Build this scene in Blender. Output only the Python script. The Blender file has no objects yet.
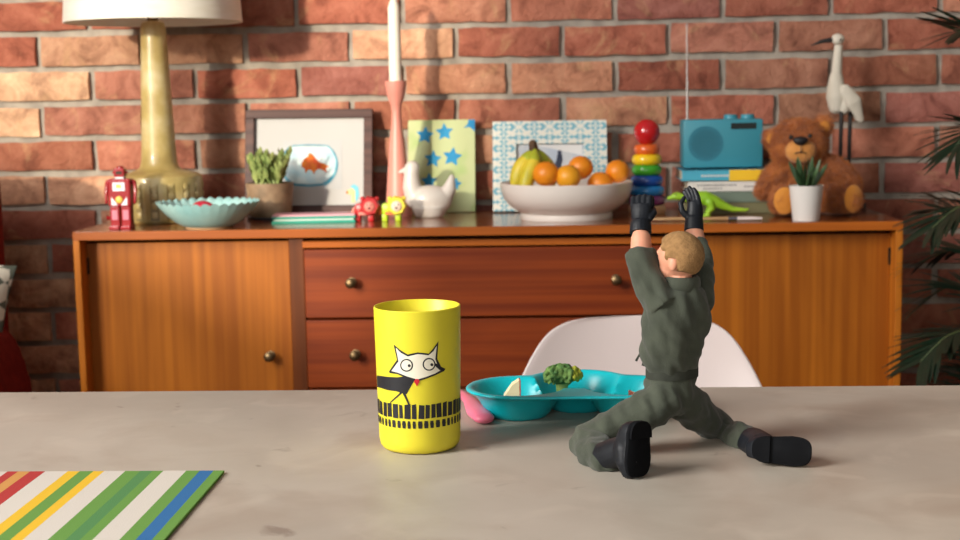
import bpy, bmesh, math, random
from mathutils import Vector, Matrix, noise
# ------------------------------------------------------------------ camera, world, sun, window light, exposure
scene = bpy.context.scene
col = scene.collection
cam_d = bpy.data.cameras.new('camera'); cam = bpy.data.objects.new('camera', cam_d); col.objects.link(cam)
YAW, PITCH, ROLL = math.radians(2.925), math.radians(7.045), math.radians(1.03)
fw = Vector((-math.sin(YAW)*math.cos(PITCH), math.cos(YAW)*math.cos(PITCH), -math.sin(PITCH)))
r0 = Vector((math.cos(YAW), math.sin(YAW), 0)); u0 = r0.cross(fw)
rt = math.cos(ROLL)*r0 - math.sin(ROLL)*u0; up = math.sin(ROLL)*r0 + math.cos(ROLL)*u0
mw = Matrix((rt, up, -fw)).transposed().to_4x4(); mw.translation = (0, 0, 1.02)
cam.matrix_world = mw
cam_d.sensor_width = 36; cam_d.lens = 52.5; cam_d.clip_start = 0.05
cam_d.dof.use_dof = True; cam_d.dof.focus_distance = 1.10; cam_d.dof.aperture_fstop = 15
scene.camera = cam

world = bpy.data.worlds.new('world'); scene.world = world; world.use_nodes = True
bg = world.node_tree.nodes['Background']; bg.inputs[0].default_value = (0.94, 0.92, 0.90, 1); bg.inputs[1].default_value = 0.17

sun_d = bpy.data.lights.new('sun', 'SUN'); sun = bpy.data.objects.new('sun', sun_d); col.objects.link(sun)
sun.rotation_euler = Vector((0.50, 1.0, -0.20)).to_track_quat('-Z', 'Y').to_euler()
sun_d.energy = 2.7; sun_d.angle = math.radians(2.5); sun_d.color = (1.0, 0.88, 0.68)

win_d = bpy.data.lights.new('window_daylight', 'AREA'); win = bpy.data.objects.new('window_daylight', win_d); col.objects.link(win)
win_d.shape = 'RECTANGLE'; win_d.size = 2.9; win_d.size_y = 1.2; win_d.energy = 215; win_d.color = (1.0, 0.97, 0.92)
win.location = (-2.30, -0.2, 1.88); win.rotation_euler = Vector((1, 0.12, -0.12)).to_track_quat('-Z', 'Z').to_euler()

rear_d = bpy.data.lights.new('rear_fill', 'AREA'); rear = bpy.data.objects.new('rear_fill', rear_d); col.objects.link(rear)  # added soft fill behind the camera, no window stands there
rear_d.shape = 'RECTANGLE'; rear_d.size = 2.2; rear_d.size_y = 1.4; rear_d.energy = 26; rear_d.color = (1.0, 0.97, 0.93)
rear.location = (-0.5, -3.2, 2.0); rear.rotation_euler = Vector((0.08, 1, -0.18)).to_track_quat('-Z', 'Z').to_euler()

scene.view_settings.view_transform = 'Standard'; scene.view_settings.look = 'None'
scene.view_settings.gamma = 1.0; scene.view_settings.use_curve_mapping = False
scene.view_settings.exposure = 0.35

# ------------------------------------------------------------------ helpers
rnd = random.Random(7)
ORG = {}
def lin(c):
    return tuple((v/255/12.92 if v/255 <= 0.04045 else ((v/255+0.055)/1.055)**2.4) for v in c) + (1,)

def pmat(name, c1, c2=None, scale=8, stretch=(1, 1, 1), rough=0.5, bump=0.0, bscale=None, metal=0, coat=0, sss=0, detail=5, trans=0, sheen=0, c3=None, spec=0.5):
    m = bpy.data.materials.new(name); m.use_nodes = True
    nt = m.node_tree; b = nt.nodes['Principled BSDF']; L = nt.links.new
    b.inputs['Roughness'].default_value = rough; b.inputs['Metallic'].default_value = metal
    b.inputs['Coat Weight'].default_value = coat; b.inputs['Coat Roughness'].default_value = 0.12
    b.inputs['Subsurface Weight'].default_value = sss; b.inputs['Subsurface Radius'].default_value = (0.01, 0.005, 0.003)
    b.inputs['Transmission Weight'].default_value = trans; b.inputs['Sheen Weight'].default_value = sheen
    b.inputs['Specular IOR Level'].default_value = spec
    tc = nt.nodes.new('ShaderNodeTexCoord'); mp = nt.nodes.new('ShaderNodeMapping'); L(tc.outputs['Object'], mp.inputs[0])
    mp.inputs['Scale'].default_value = stretch
    n = nt.nodes.new('ShaderNodeTexNoise'); n.inputs['Scale'].default_value = scale; n.inputs['Detail'].default_value = detail
    L(mp.outputs[0], n.inputs[0])
    r = nt.nodes.new('ShaderNodeValToRGB'); e = r.color_ramp.elements
    e[0].position = 0.36; e[1].position = 0.64
    e[0].color = lin(c1); e[1].color = lin(c2 if c2 else tuple(min(255, v*1.06) for v in c1))
    if c3:
        k = e.new(0.5); k.color = lin(c3)
    L(n.outputs['Fac'], r.inputs[0]); L(r.outputs[0], b.inputs['Base Color'])
    if bump:
        n2 = nt.nodes.new('ShaderNodeTexNoise'); n2.inputs['Scale'].default_value = bscale or scale*6; n2.inputs['Detail'].default_value = 6
        L(mp.outputs[0], n2.inputs[0])
        bp = nt.nodes.new('ShaderNodeBump'); bp.inputs['Strength'].default_value = bump; bp.inputs['Distance'].default_value = 0.002
        L(n2.outputs['Fac'], bp.inputs['Height']); L(bp.outputs[0], b.inputs['Normal'])
    return m

def wood(name, dark, light, axis, rough=0.32, coat=0.25, ring=9.0):
    """long-grain veneer: stretched noise, plus finer streaks; axis is the grain direction"""
    s = [60.0, 60.0, 60.0]; s['xyz'.index(axis)] = 1.3
    m = pmat(name, dark, light, scale=1.0, stretch=tuple(s), rough=rough, bump=0.06, bscale=5, coat=coat, detail=7, spec=0.3)
    nt = m.node_tree; L = nt.links.new; b = nt.nodes['Principled BSDF']
    ramp = [n for n in nt.nodes if n.type == 'VALTORGB'][0]
    tc = [n for n in nt.nodes if n.type == 'TEX_COORD'][0]
    mp = nt.nodes.new('ShaderNodeMapping'); L(tc.outputs['Object'], mp.inputs[0])
    s2 = [8.0, 8.0, 8.0]; s2['xyz'.index(axis)] = 2.6; mp.inputs['Scale'].default_value = s2
    n = nt.nodes.new('ShaderNodeTexNoise'); n.inputs['Scale'].default_value = 1.0; n.inputs['Detail'].default_value = 3; n.inputs['Distortion'].default_value = 1.2
    L(mp.outputs[0], n.inputs[0])
    mx = nt.nodes.new('ShaderNodeMixRGB'); mx.blend_type = 'MULTIPLY'; mx.inputs[0].default_value = 0.5
    rr = nt.nodes.new('ShaderNodeValToRGB'); rr.color_ramp.elements[0].position = 0.3; rr.color_ramp.elements[1].position = 0.7
    rr.color_ramp.elements[0].color = (0.62, 0.56, 0.50, 1); rr.color_ramp.elements[1].color = (1, 1, 1, 1)
    L(n.outputs['Fac'], rr.inputs[0]); L(ramp.outputs[0], mx.inputs[1]); L(rr.outputs[0], mx.inputs[2])
    L(mx.outputs[0], b.inputs['Base Color'])
    return m

def tag(o, label, cat, group=None, kind=None):
    if label: o['label'] = label
    if cat: o['category'] = cat
    if group: o['group'] = group
    if kind: o['kind'] = kind
    return o

def thing(name, label, cat, loc, group=None):
    o = bpy.data.objects.new(name, None); col.objects.link(o); o.location = loc
    o.empty_display_size = 0.02
    ORG[o.name] = Vector(loc)
    return tag(o, label, cat, group)

class MB:
    """collects closed shapes in world coordinates; build() links them as ONE mesh object"""
    def __init__(s): s.v = []; s.f = []
    def add(s, v, f):
        o = len(s.v); s.v += [Vector(p) for p in v]; s.f += [tuple(i+o for i in q) for q in f]; return s
    def xf(s, M):
        s.v = [M @ p for p in s.v]; return s
    def merge(s, o): return s.add(o.v, o.f)
    def box(s, c, d, bev=0.0, M=None):
        bm = bmesh.new(); bmesh.ops.create_cube(bm, size=1)
        for v in bm.verts: v.co = Vector((v.co.x*d[0], v.co.y*d[1], v.co.z*d[2]))
        if bev: bmesh.ops.bevel(bm, geom=bm.edges[:], offset=bev, segments=2, profile=0.5, affect='EDGES')
        for v in bm.verts:
            p = v.co
            if M: p = M @ p
            v.co = p + Vector(c)
        bm.verts.index_update(); s.add([v.co.copy() for v in bm.verts], [[v.index for v in f.verts] for f in bm.faces]); bm.free(); return s
    def ball(s, c, r, n=16, m=10, M=None, fn=None):
        if not hasattr(r, '__len__'): r = (r, r, r)
        v = [(0, 0, 1)]; f = []
        for j in range(1, m):
            t = math.pi*j/m
            for i in range(n):
                a = 2*math.pi*i/n; v.append((math.sin(t)*math.cos(a), math.sin(t)*math.sin(a), math.cos(t)))
        v.append((0, 0, -1))
        for i in range(n): f.append((0, 1+i, 1+(i+1) % n))
        for j in range(m-2):
            for i in range(n):
                a = 1+j*n+i; b = 1+j*n+(i+1) % n; f.append((a, a+n, b+n, b))
        k = 1+(m-2)*n
        for i in range(n): f.append((k+i, len(v)-1, k+(i+1) % n))
        out = []
        for p in v:
            p = Vector(p)
            if fn: p = fn(p)
            p = Vector((p.x*r[0], p.y*r[1], p.z*r[2]))
            if M: p = M @ p
            out.append(p+Vector(c))
        return s.add(out, f)
    def tube(s, pts, rad, n=12, caps=True, round_ends=False, squash=None):
        pts = [Vector(p) for p in pts]
        if not hasattr(rad, '__len__'): rad = [rad]*len(pts)
        rad = list(rad)
        if round_ends:
            d0 = (pts[0]-pts[1]).normalized(); d1 = (pts[-1]-pts[-2]).normalized(); a, b = rad[0], rad[-1]; P0, P1 = pts[0], pts[-1]
            pre = [P0+d0*a*math.sin(t) for t in (1.45, 1.1, 0.6)]; prr = [a*math.cos(t) for t in (1.45, 1.1, 0.6)]
            pos = [P1+d1*b*math.sin(t) for t in (0.6, 1.1, 1.45)]; por = [b*math.cos(t) for t in (0.6, 1.1, 1.45)]
            pts = pre+pts+pos; rad = prr+rad+por
        v = []; f = []; prev = None
        for i, p in enumerate(pts):
            t = (pts[min(i+1, len(pts)-1)]-pts[max(i-1, 0)]).normalized()
            if prev is None:
                a = Vector((0, 0, 1)) if abs(t.z) < 0.9 else Vector((1, 0, 0)); x = a.cross(t).normalized()
            else:
                x = (prev-t*prev.dot(t)).normalized()
            prev = x; y = t.cross(x)
            for k in range(n):
                an = 2*math.pi*k/n
                o = (x*math.cos(an)+y*math.sin(an))*rad[i]
                if squash: o = Vector((o.x*squash[0], o.y*squash[1], o.z*squash[2]))
                v.append(p+o)
        for i in range(len(pts)-1):
            for k in range(n):
                f.append((i*n+k, i*n+(k+1) % n, (i+1)*n+(k+1) % n, (i+1)*n+k))
        if caps:
            f.append(tuple(reversed(range(n)))); f.append(tuple((len(pts)-1)*n+k for k in range(n)))
        return s.add(v, f)
    def lathe(s, c, prof, n=32, a0=0.0, mod=None):
        """prof: list of (r, z); points with r = 0 close the ends"""
        v = []; f = []; rows = []
        for (r, z) in prof:
            if r <= 1e-6: rows.append([len(v)]); v.append((c[0], c[1], c[2]+z))
            else:
                row = []
                for k in range(n):
                    a = a0+2*math.pi*k/n; rr, zz = (r, z) if not mod else mod(r, z, a)
                    row.append(len(v)); v.append((c[0]+rr*math.cos(a), c[1]+rr*math.sin(a), c[2]+zz))
                rows.append(row)
        for A, B in zip(rows, rows[1:]):
            if len(A) == 1 and len(B) == 1: continue
            for k in range(n):
                k2 = (k+1) % n
                if len(A) == 1: f.append((A[0], B[k2], B[k]))
                elif len(B) == 1: f.append((A[k], A[k2], B[0]))
                else: f.append((A[k], A[k2], B[k2], B[k]))
        return s.add(v, f)
    def loft(s, rings, caps=True):
        n = len(rings[0]); v = [p for r in rings for p in r]; f = []
        for i in range(len(rings)-1):
            for k in range(n): f.append((i*n+k, i*n+(k+1) % n, (i+1)*n+(k+1) % n, (i+1)*n+k))
        if caps: f.append(tuple(reversed(range(n)))); f.append(tuple((len(rings)-1)*n+k for k in range(n)))
        return s.add(v, f)
    def prism(s, poly, thick, M=None, axis='y'):
        """2-D outline (x, z) given a thickness in y, centred"""
        n = len(poly); h = thick/2
        v = [(x, -h, z) for x, z in poly]+[(x, h, z) for x, z in poly]
        f = [tuple(range(n)), tuple(reversed(range(n, 2*n)))]
        for i in range(n): j = (i+1) % n; f.append((j, i, n+i, n+j))
        if M: v = [M @ Vector(p) for p in v]
        return s.add(v, f)
    def build(s, name, mat, parent=None, smooth=True, loc=None, angle=40):
        org = ORG[parent.name] if parent else Vector(loc if loc is not None else (0, 0, 0))
        me = bpy.data.meshes.new(name); me.from_pydata([p-org for p in s.v], [], s.f); me.update()
        bm = bmesh.new(); bm.from_mesh(me); bmesh.ops.recalc_face_normals(bm, faces=bm.faces[:]); bm.to_mesh(me); bm.free()
        return link(name, me, mat, parent, smooth, org, angle)

def link(name, me, mat, parent, smooth, org, angle=40):
    o = bpy.data.objects.new(name, me); col.objects.link(o)
    if mat: me.materials.append(mat)
    if smooth:
        me.shade_smooth()
        if angle: me.set_sharp_from_angle(angle=math.radians(angle))
    if parent: o.parent = parent
    else: o.location = org
    ORG[o.name] = Vector(org)
    return o

def blob(mb, name, mat, parent, voxel, smooth=3, disp=None, minus=None, loc=None, floor=None):
    """one continuous skin over everything in mb (voxel union), smoothed and optionally displaced"""
    tmp = []
    me = bpy.data.meshes.new('tmp'); me.from_pydata(mb.v, [], mb.f); me.update()
    bm = bmesh.new(); bm.from_mesh(me); bmesh.ops.recalc_face_normals(bm, faces=bm.faces[:]); bm.to_mesh(me); bm.free()
    o = bpy.data.objects.new('tmp', me); col.objects.link(o); tmp.append(o)
    md = o.modifiers.new('r', 'REMESH'); md.mode = 'VOXEL'; md.voxel_size = voxel
    if minus:
        m2 = bpy.data.meshes.new('tmpm'); m2.from_pydata(minus.v, [], minus.f)
        bm = bmesh.new(); bm.from_mesh(m2); bmesh.ops.recalc_face_normals(bm, faces=bm.faces[:]); bm.to_mesh(m2); bm.free()
        o2 = bpy.data.objects.new('tmpm', m2); col.objects.link(o2); tmp.append(o2)
        bo = o.modifiers.new('b', 'BOOLEAN'); bo.operation = 'DIFFERENCE'; bo.object = o2; bo.solver = 'EXACT'
        md2 = o.modifiers.new('r2', 'REMESH'); md2.mode = 'VOXEL'; md2.voxel_size = voxel
    if smooth:
        sm = o.modifiers.new('s', 'SMOOTH'); sm.iterations = smooth; sm.factor = 0.5
    dg = bpy.context.evaluated_depsgraph_get(); dg.update()
    res = bpy.data.meshes.new_from_object(o.evaluated_get(dg))
    for t in tmp: bpy.data.objects.remove(t)
    org = ORG[parent.name] if parent else Vector(loc)
    if disp:
        nn = [v.normal.copy() for v in res.vertices]
        for v, q in zip(res.vertices, nn): v.co = v.co+q*disp(v.co, q)
    if floor is not None:
        for v in res.vertices: v.co.z = max(v.co.z, floor)
    for v in res.vertices: v.co = v.co-org
    res.materials.clear(); res.update()
    return link(name, res, mat, parent, True, org, None)

def arc(cx, cz, r, a0, a1, n):
    return [(cx+r*math.cos(math.radians(a0+(a1-a0)*i/n)), cz+r*math.sin(math.radians(a0+(a1-a0)*i/n))) for i in range(n+1)]
def circ(cx, cz, r, n=20, sx=1, sz=1): return [(cx+r*sx*math.cos(2*math.pi*i/n), cz+r*sz*math.sin(2*math.pi*i/n)) for i in range(n)]
def lerp(a, b, t): return a+(b-a)*t
def frac(p, s): return noise.noise(Vector(p)*s)
V = Vector

# ------------------------------------------------------------------ materials
def brick_material():
    m = bpy.data.materials.new('brick_clay'); m.use_nodes = True; nt = m.node_tree; L = nt.links.new; b = nt.nodes['Principled BSDF']
    b.inputs['Roughness'].default_value = 0.85; b.inputs['Specular IOR Level'].default_value = 0.25
    oi = nt.nodes.new('ShaderNodeObjectInfo'); tc = nt.nodes.new('ShaderNodeTexCoord')
    ge = nt.nodes.new('ShaderNodeNewGeometry')
    n = nt.nodes.new('ShaderNodeTexNoise'); n.inputs['Scale'].default_value = 16; n.inputs['Detail'].default_value = 8; n.inputs['Roughness'].default_value = 0.62; n.inputs['Distortion'].default_value = 0.7
    L(ge.outputs['Position'], n.inputs[0])
    r = nt.nodes.new('ShaderNodeValToRGB'); e = r.color_ramp.elements
    e[0].position = 0.32; e[0].color = (0.42, 0.36, 0.36, 1); e[1].position = 0.72; e[1].color = (1.35, 1.55, 1.6, 1)
    k = e.new(0.48); k.color = (0.95, 0.93, 0.92, 1)
    L(n.outputs['Fac'], r.inputs[0])
    mx = nt.nodes.new('ShaderNodeMixRGB'); mx.blend_type = 'MULTIPLY'; mx.inputs[0].default_value = 0.85
    L(oi.outputs['Color'], mx.inputs[1]); L(r.outputs[0], mx.inputs[2]); L(mx.outputs[0], b.inputs['Base Color'])
    n3 = nt.nodes.new('ShaderNodeTexNoise'); n3.inputs['Scale'].default_value = 9; n3.inputs['Detail'].default_value = 7; n3.inputs['Roughness'].default_value = 0.7; n3.inputs['Distortion'].default_value = 1.5
    L(ge.outputs['Position'], n3.inputs[0])
    r3 = nt.nodes.new('ShaderNodeValToRGB'); r3.color_ramp.elements[0].position = 0.56; r3.color_ramp.elements[1].position = 0.68; r3.color_ramp.elements[1].color = (0.42, 0.42, 0.42, 1)
    L(n3.outputs['Fac'], r3.inputs[0])
    m3 = nt.nodes.new('ShaderNodeMixRGB'); m3.inputs[2].default_value = lin((206, 166, 122)); L(r3.outputs[0], m3.inputs[0]); L(mx.outputs[0], m3.inputs[1]); L(m3.outputs[0], b.inputs['Base Color'])
    n2 = nt.nodes.new('ShaderNodeTexNoise'); n2.inputs['Scale'].default_value = 34; n2.inputs['Detail'].default_value = 8; n2.inputs['Roughness'].default_value = 0.65
    L(ge.outputs['Position'], n2.inputs[0])
    bp = nt.nodes.new('ShaderNodeBump'); bp.inputs['Strength'].default_value = 0.9; bp.inputs['Distance'].default_value = 0.012
    L(n2.outputs['Fac'], bp.inputs['Height']); L(bp.outputs[0], b.inputs['Normal'])
    return m
M = {}
M['brick'] = brick_material()
M['mortar'] = pmat('mortar', (146, 138, 128), (172, 163, 150), scale=30, rough=0.95, bump=0.6, bscale=120)
M['plaster'] = pmat('plaster', (196, 186, 172), (206, 196, 182), scale=3, rough=0.9)
M['dark_plaster'] = pmat('dark_shading_plaster', (64, 62, 58), (72, 70, 66), scale=3, rough=0.9)  # tone kept dark so the added wall bounces little light
M['floorwood'] = wood('floor_boards', (92, 60, 38), (130, 88, 56), 'x', rough=0.5, coat=0.0)
M['door_wood'] = wood('teak_door', (158, 86, 16), (186, 108, 26), 'z', rough=0.42, coat=0.05)
M['divider_wood'] = wood('dark_teak', (92, 44, 12), (112, 56, 16), 'z', rough=0.4, coat=0.1)
M['case_wood'] = wood('teak_carcass', (184, 104, 26), (214, 130, 42), 'z', rough=0.38, coat=0.05)
M['top_wood'] = wood('teak_top', (120, 62, 28), (150, 82, 36), 'x', rough=0.22, coat=0.5)
M['edge_wood'] = wood('teak_edge', (164, 84, 22), (192, 104, 30), 'x', rough=0.38, coat=0.05)
M['drawer_wood'] = wood('mahogany_drawer', (118, 44, 10), (148, 64, 18), 'x', rough=0.42, coat=0.05)
M['shadow_gap'] = pmat('painted_recess_shade', (40, 22, 12), (48, 26, 14), rough=0.7)  # near-black brown stands in for the shade inside the carcass
M['brass'] = pmat('aged_brass', (112, 92, 66), (136, 114, 84), scale=60, rough=0.42, metal=1)
M['dark_metal'] = pmat('dark_metal', (38, 34, 30), rough=0.4, metal=0.8)
M['stone'] = pmat('limestone_table', (158, 149, 138), (180, 171, 159), scale=4.5, rough=0.45, bump=0.08, bscale=60, c3=(170, 161, 149), detail=10)

def stains(m):
    nt = m.node_tree; L = nt.links.new; b = nt.nodes['Principled BSDF']; src = b.inputs['Base Color'].links[0].from_socket
    tc = [n for n in nt.nodes if n.type == 'TEX_COORD'][0]
    for sc, lo, hi, c, f in ((9, .48, .70, (148, 132, 118), .6), (26, .68, .75, (112, 98, 88), .6), (16, .56, .74, (196, 186, 172), .35)):
        n = nt.nodes.new('ShaderNodeTexNoise'); n.inputs['Scale'].default_value = sc; n.inputs['Detail'].default_value = 6; n.inputs['Distortion'].default_value = .6; L(tc.outputs['Object'], n.inputs[0])
        r = nt.nodes.new('ShaderNodeValToRGB'); r.color_ramp.elements[0].position = lo; r.color_ramp.elements[1].position = hi; r.color_ramp.elements[1].color = (f, f, f, 1); L(n.outputs['Fac'], r.inputs[0])
        mx = nt.nodes.new('ShaderNodeMixRGB'); mx.inputs[2].default_value = lin(c); L(r.outputs[0], mx.inputs[0]); L(src, mx.inputs[1]); src = mx.outputs[0]
    L(src, b.inputs['Base Color'])
stains(M['stone'])
# ------------------------------------------------------------------ the setting
WY = 2.997                                   # face of the brick wall
wall = MB().box((-0.53, WY+0.079, 1.3), (3.90, 0.136, 2.6)).build('wall_back', M['mortar'], smooth=False)
tag(wall, 'red brick wall with pale grey mortar joints', None, kind='structure')
def brick_mesh(i, L=0.2120, H=0.0605):
    r = random.Random(100+i); nx, nz = 6, 3
    v = []; f = []
    for j in range(nz+1):
        for k in range(nx+1):
            x = -L/2+L*k/nx; z = -H/2+H*j/nz
            edge = (k in (0, nx))+(j in (0, nz))
            y = -r.uniform(0, 0.0045) if not edge else 0.0015*edge+r.uniform(-0.001, 0.002)
            if edge: x += r.uniform(-.0016, .0016); z += r.uniform(-.0018, .0018)
            v.append((x, y, z))
    for j in range(nz):
        for k in range(nx):
            a = j*(nx+1)+k; f.append((a, a+1, a+nx+2, a+nx+1))
    rim = [k for k in range(nx+1)]+[(j*(nx+1)+nx) for j in range(1, nz+1)]+[nz*(nx+1)+k for k in range(nx-1, -1, -1)]+[j*(nx+1) for j in range(nz-1, 0, -1)]
    o = len(v)
    for q in rim: v.append((v[q][0], 0.03, v[q][2]))
    n = len(rim)
    for q in range(n): p = (q+1) % n; f.append((rim[p], rim[q], o+q, o+p))
    me = bpy.data.meshes.new('brick'); me.from_pydata(v, [], f); me.update(); me.materials.append(M['brick']); me.shade_smooth(); me.set_sharp_from_angle(angle=math.radians(50))
    return me
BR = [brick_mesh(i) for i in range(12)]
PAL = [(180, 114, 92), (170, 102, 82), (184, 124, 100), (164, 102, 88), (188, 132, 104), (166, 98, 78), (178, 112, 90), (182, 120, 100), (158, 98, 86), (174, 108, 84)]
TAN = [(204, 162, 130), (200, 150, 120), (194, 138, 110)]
br = random.Random(21); X0 = -0.1973
stuff = MB()
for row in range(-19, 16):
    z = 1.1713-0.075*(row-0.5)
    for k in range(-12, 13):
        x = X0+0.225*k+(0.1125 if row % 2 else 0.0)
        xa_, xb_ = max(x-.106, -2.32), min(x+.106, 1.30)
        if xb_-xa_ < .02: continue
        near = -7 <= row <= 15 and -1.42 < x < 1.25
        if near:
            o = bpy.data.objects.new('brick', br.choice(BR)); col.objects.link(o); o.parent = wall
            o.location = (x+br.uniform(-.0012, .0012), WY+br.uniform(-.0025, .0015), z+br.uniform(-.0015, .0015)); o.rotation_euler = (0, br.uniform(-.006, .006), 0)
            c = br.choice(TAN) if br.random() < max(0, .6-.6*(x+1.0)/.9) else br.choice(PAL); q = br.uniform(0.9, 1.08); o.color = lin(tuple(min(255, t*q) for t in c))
        else:
            stuff.box(((xa_+xb_)/2, WY+0.015, z), (xb_-xa_, 0.03, 0.0605))
so = stuff.build('brick_field', M['brick'], None, smooth=False); so.parent = wall; so.color = lin((166, 92, 66)); so['kind'] = 'stuff'

fl = MB().box((-0.53, -0.45, -0.05), (3.90, 7.1, 0.1)).build('floor', M['floorwood'], smooth=False)
tag(fl, 'brown wooden floor under the table and sideboard', None, kind='structure')
# left wall with the big window that the sun comes through
wl = MB()
wx = -2.40
W0, W1, Z0, Z1 = -1.70, 1.25, 1.28, 2.50
wl.box((wx, (-4.0+W0)/2, 1.3), (0.16, W0+4.0, 2.6)); wl.box((wx, (W1+3.06)/2, 1.3), (0.16, 3.06-W1, 2.6))
wl.box((wx, (W0+W1)/2, Z0/2), (0.16, W1-W0, Z0)); wl.box((wx, (W0+W1)/2, (Z1+2.6)/2), (0.16, W1-W0, 2.6-Z1))
wlo = wl.build('wall_left', M['plaster'], smooth=False); tag(wlo, 'pale plastered side wall with a wide window opening', None, kind='structure')
wro = MB().box((1.36, -0.5, 1.3), (0.12, 7.0, 2.6)).build('shading_wall_right', M['dark_plaster'], smooth=False); tag(wro, 'unseen dark side wall added to shade the palm corner', None, kind='structure')  # unseen wall, added to keep light off the right corner
M['paint'] = pmat('white_paint', (225, 222, 215), rough=0.45)
wf = MB()
for (y, z, dy, dz) in (((W0+W1)/2, Z0+.03, W1-W0, .06), ((W0+W1)/2, Z1-.03, W1-W0, .06), (W0+.03, (Z0+Z1)/2, .06, Z1-Z0), (W1-.03, (Z0+Z1)/2, .06, Z1-Z0), ((W0+W1)/2, (Z0+Z1)/2, .05, Z1-Z0)):
    wf.box((wx, y, z), (.07, dy, dz))
wfo = wf.build('window_1', M['paint'], smooth=False); tag(wfo, 'white painted window frame in the side wall', None, kind='structure')

# ------------------------------------------------------------------ sideboard
SX0, SX1, SY, SZ = -0.905, 0.648, 2.600, 0.780
sb = thing('sideboard', 'long mid-century wooden sideboard with two doors and dark drawers against the brick wall', 'sideboard', (-0.128, 2.785, 0))
T = 0.0125
def board(name, x0, x1, y0, y1, z0, z1, mat, bev=0.0012): return MB().box(((x0+x1)/2, (y0+y1)/2, (z0+z1)/2), (x1-x0, y1-y0, z1-z0), bev).build(name, M[mat], sb, smooth=False)
board('top_board', SX0, SX1, SY, 2.972, SZ-0.017, SZ, 'top_wood')
board('top_edge', SX0+.0003, SX1-.0003, SY-.0012, SY+0.002, SZ-0.0165, SZ-0.0006, 'edge_wood', 0.0008)
board('side_panel', SX0, SX0+T, SY, 2.972, 0.17, SZ-0.017, 'case_wood'); board('side_panel', SX1-T, SX1, SY, 2.972, 0.17, SZ-0.017, 'case_wood')
board('bottom_board', SX0+T, SX1-T, SY, 2.972, 0.17, 0.19, 'case_wood')
board('back_panel', SX0+T, SX1-T, 2.962, 2.97, 0.19, SZ-.017, 'shadow_gap')
FY = SY+0.042; DY = SY+0.020
D0, D1 = -0.4700, 0.2174
dl, dr = -0.4997, 0.2454
board('divider', dl+.001, D0, SY+0.030, 2.96, 0.19, SZ-.017, 'divider_wood'); board('divider', D1, dr-.001, SY+0.030, 2.96, 0.19, SZ-.017, 'divider_wood')
ztop = 0.7535
ld = board('door', -0.8958, dl-.0005, FY, FY+.018, 0.193, ztop, 'door_wood'); ld['label'] = 'door with the knob beside the drawers, lit by a sun patch'
rd = board('door', dr+.0005, 0.6355, FY, FY+.018, 0.193, ztop, 'door_wood'); rd['label'] = 'door behind the chair and the doll'
board('inner_stile', SX0+T, -0.8965, FY+.002, FY+.02, 0.193, SZ-.017, 'divider_wood')
board('rail', D0, D1, DY-.002, DY+.03, 0.7418, 0.7541, 'edge_wood')
board('rail_back', SX0+T, SX1-T, FY+.019, FY+.03, 0.7299, SZ-.017, 'shadow_gap')  # strip coloured dark as the shadow under the top board
zz = [0.7380, 0.6073, 0.6025]
dh = zz[0]-zz[1]
drs = []
for (z1, z0) in ((zz[0], zz[1]), (zz[2], zz[2]-dh), (zz[2]-dh-.004, 0.195)):
    drs.append(board('drawer', D0+.002, D1-.002, DY, DY+.03, z0, z1, 'drawer_wood', 0.0015))
def knob(p, par):
    mb = MB(); A = Matrix.Translation(p) @ Matrix.Rotation(math.pi/2, 4, 'X')
    mb.lathe((0, 0, 0), [(0, 0), (.009, 0), (.009, .002), (.0045, .003), (.0045, .012), (.007, .014), (.0100, .019), (.0098, .023), (.006, .026), (0, .0265)], 18); mb.xf(A)
    ORG[par.name] = ORG[sb.name]; k = mb.build('knob', M['brass'], par); return k
knob((-0.3776, 2.6200, 0.6757), drs[0]); knob((0.1219, 2.6200, 0.6757), drs[0]); knob((-0.3740, 2.6200, 0.5369), drs[1]); knob((0.1135, 2.6200, 0.5384), drs[1]); knob((-0.3740, 2.6200, 0.4002), drs[2]); knob((0.1089, 2.6200, 0.4030), drs[2])
knob((-0.5424, 2.6420, 0.5323), ld); knob((0.2776, 2.6420, 0.5348), rd)
for (x, z, d) in ((0.6335, 0.7107, rd), (-0.8916, 0.7100, ld), (0.6335, .26, rd), (-0.8916, .26, ld)):
    mb = MB(); mb.tube([(x, FY-.002, z-.016), (x, FY-.002, z+.016)], .0024, 8); mb.build('hinge', M['dark_metal'], d)
for x in (SX0+.09, SX1-.09):
    for y in (SY+.05, 2.92): MB().tube([(x, y, 0), (x, y, .17)], [.011, .019], 14).build('leg', M['case_wood'], sb)

# ------------------------------------------------------------------ table
TZ = 0.74
tb = thing('dining_table', 'pale stone-topped dining table in front of the sideboard', 'table', (-0.05, 0.85, 0))
MB().box((-0.05, 0.83, TZ-.015), (2.0, 1.0, .03), .003).build('tabletop', M['stone'], tb, smooth=False)
for x in (-.92, .82):
    for y in (.42, 1.24): MB().tube([(x, y, 0), (x, y, TZ-.03)], [.018, .028], 14).build('leg', M['case_wood'], tb)

# ------------------------------------------------------------------ shell chair behind the table
M['shell'] = pmat('matt_shell', (206, 192, 189), (210, 197, 194), scale=3, rough=0.42)
CY = 1.90
ch = thing('shell_chair', 'pinkish white moulded shell chair between table and sideboard', 'chair', (0.1204, 1.68, 0))
cx = 0.1163; cz = 0.7189
mb = MB()
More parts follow.
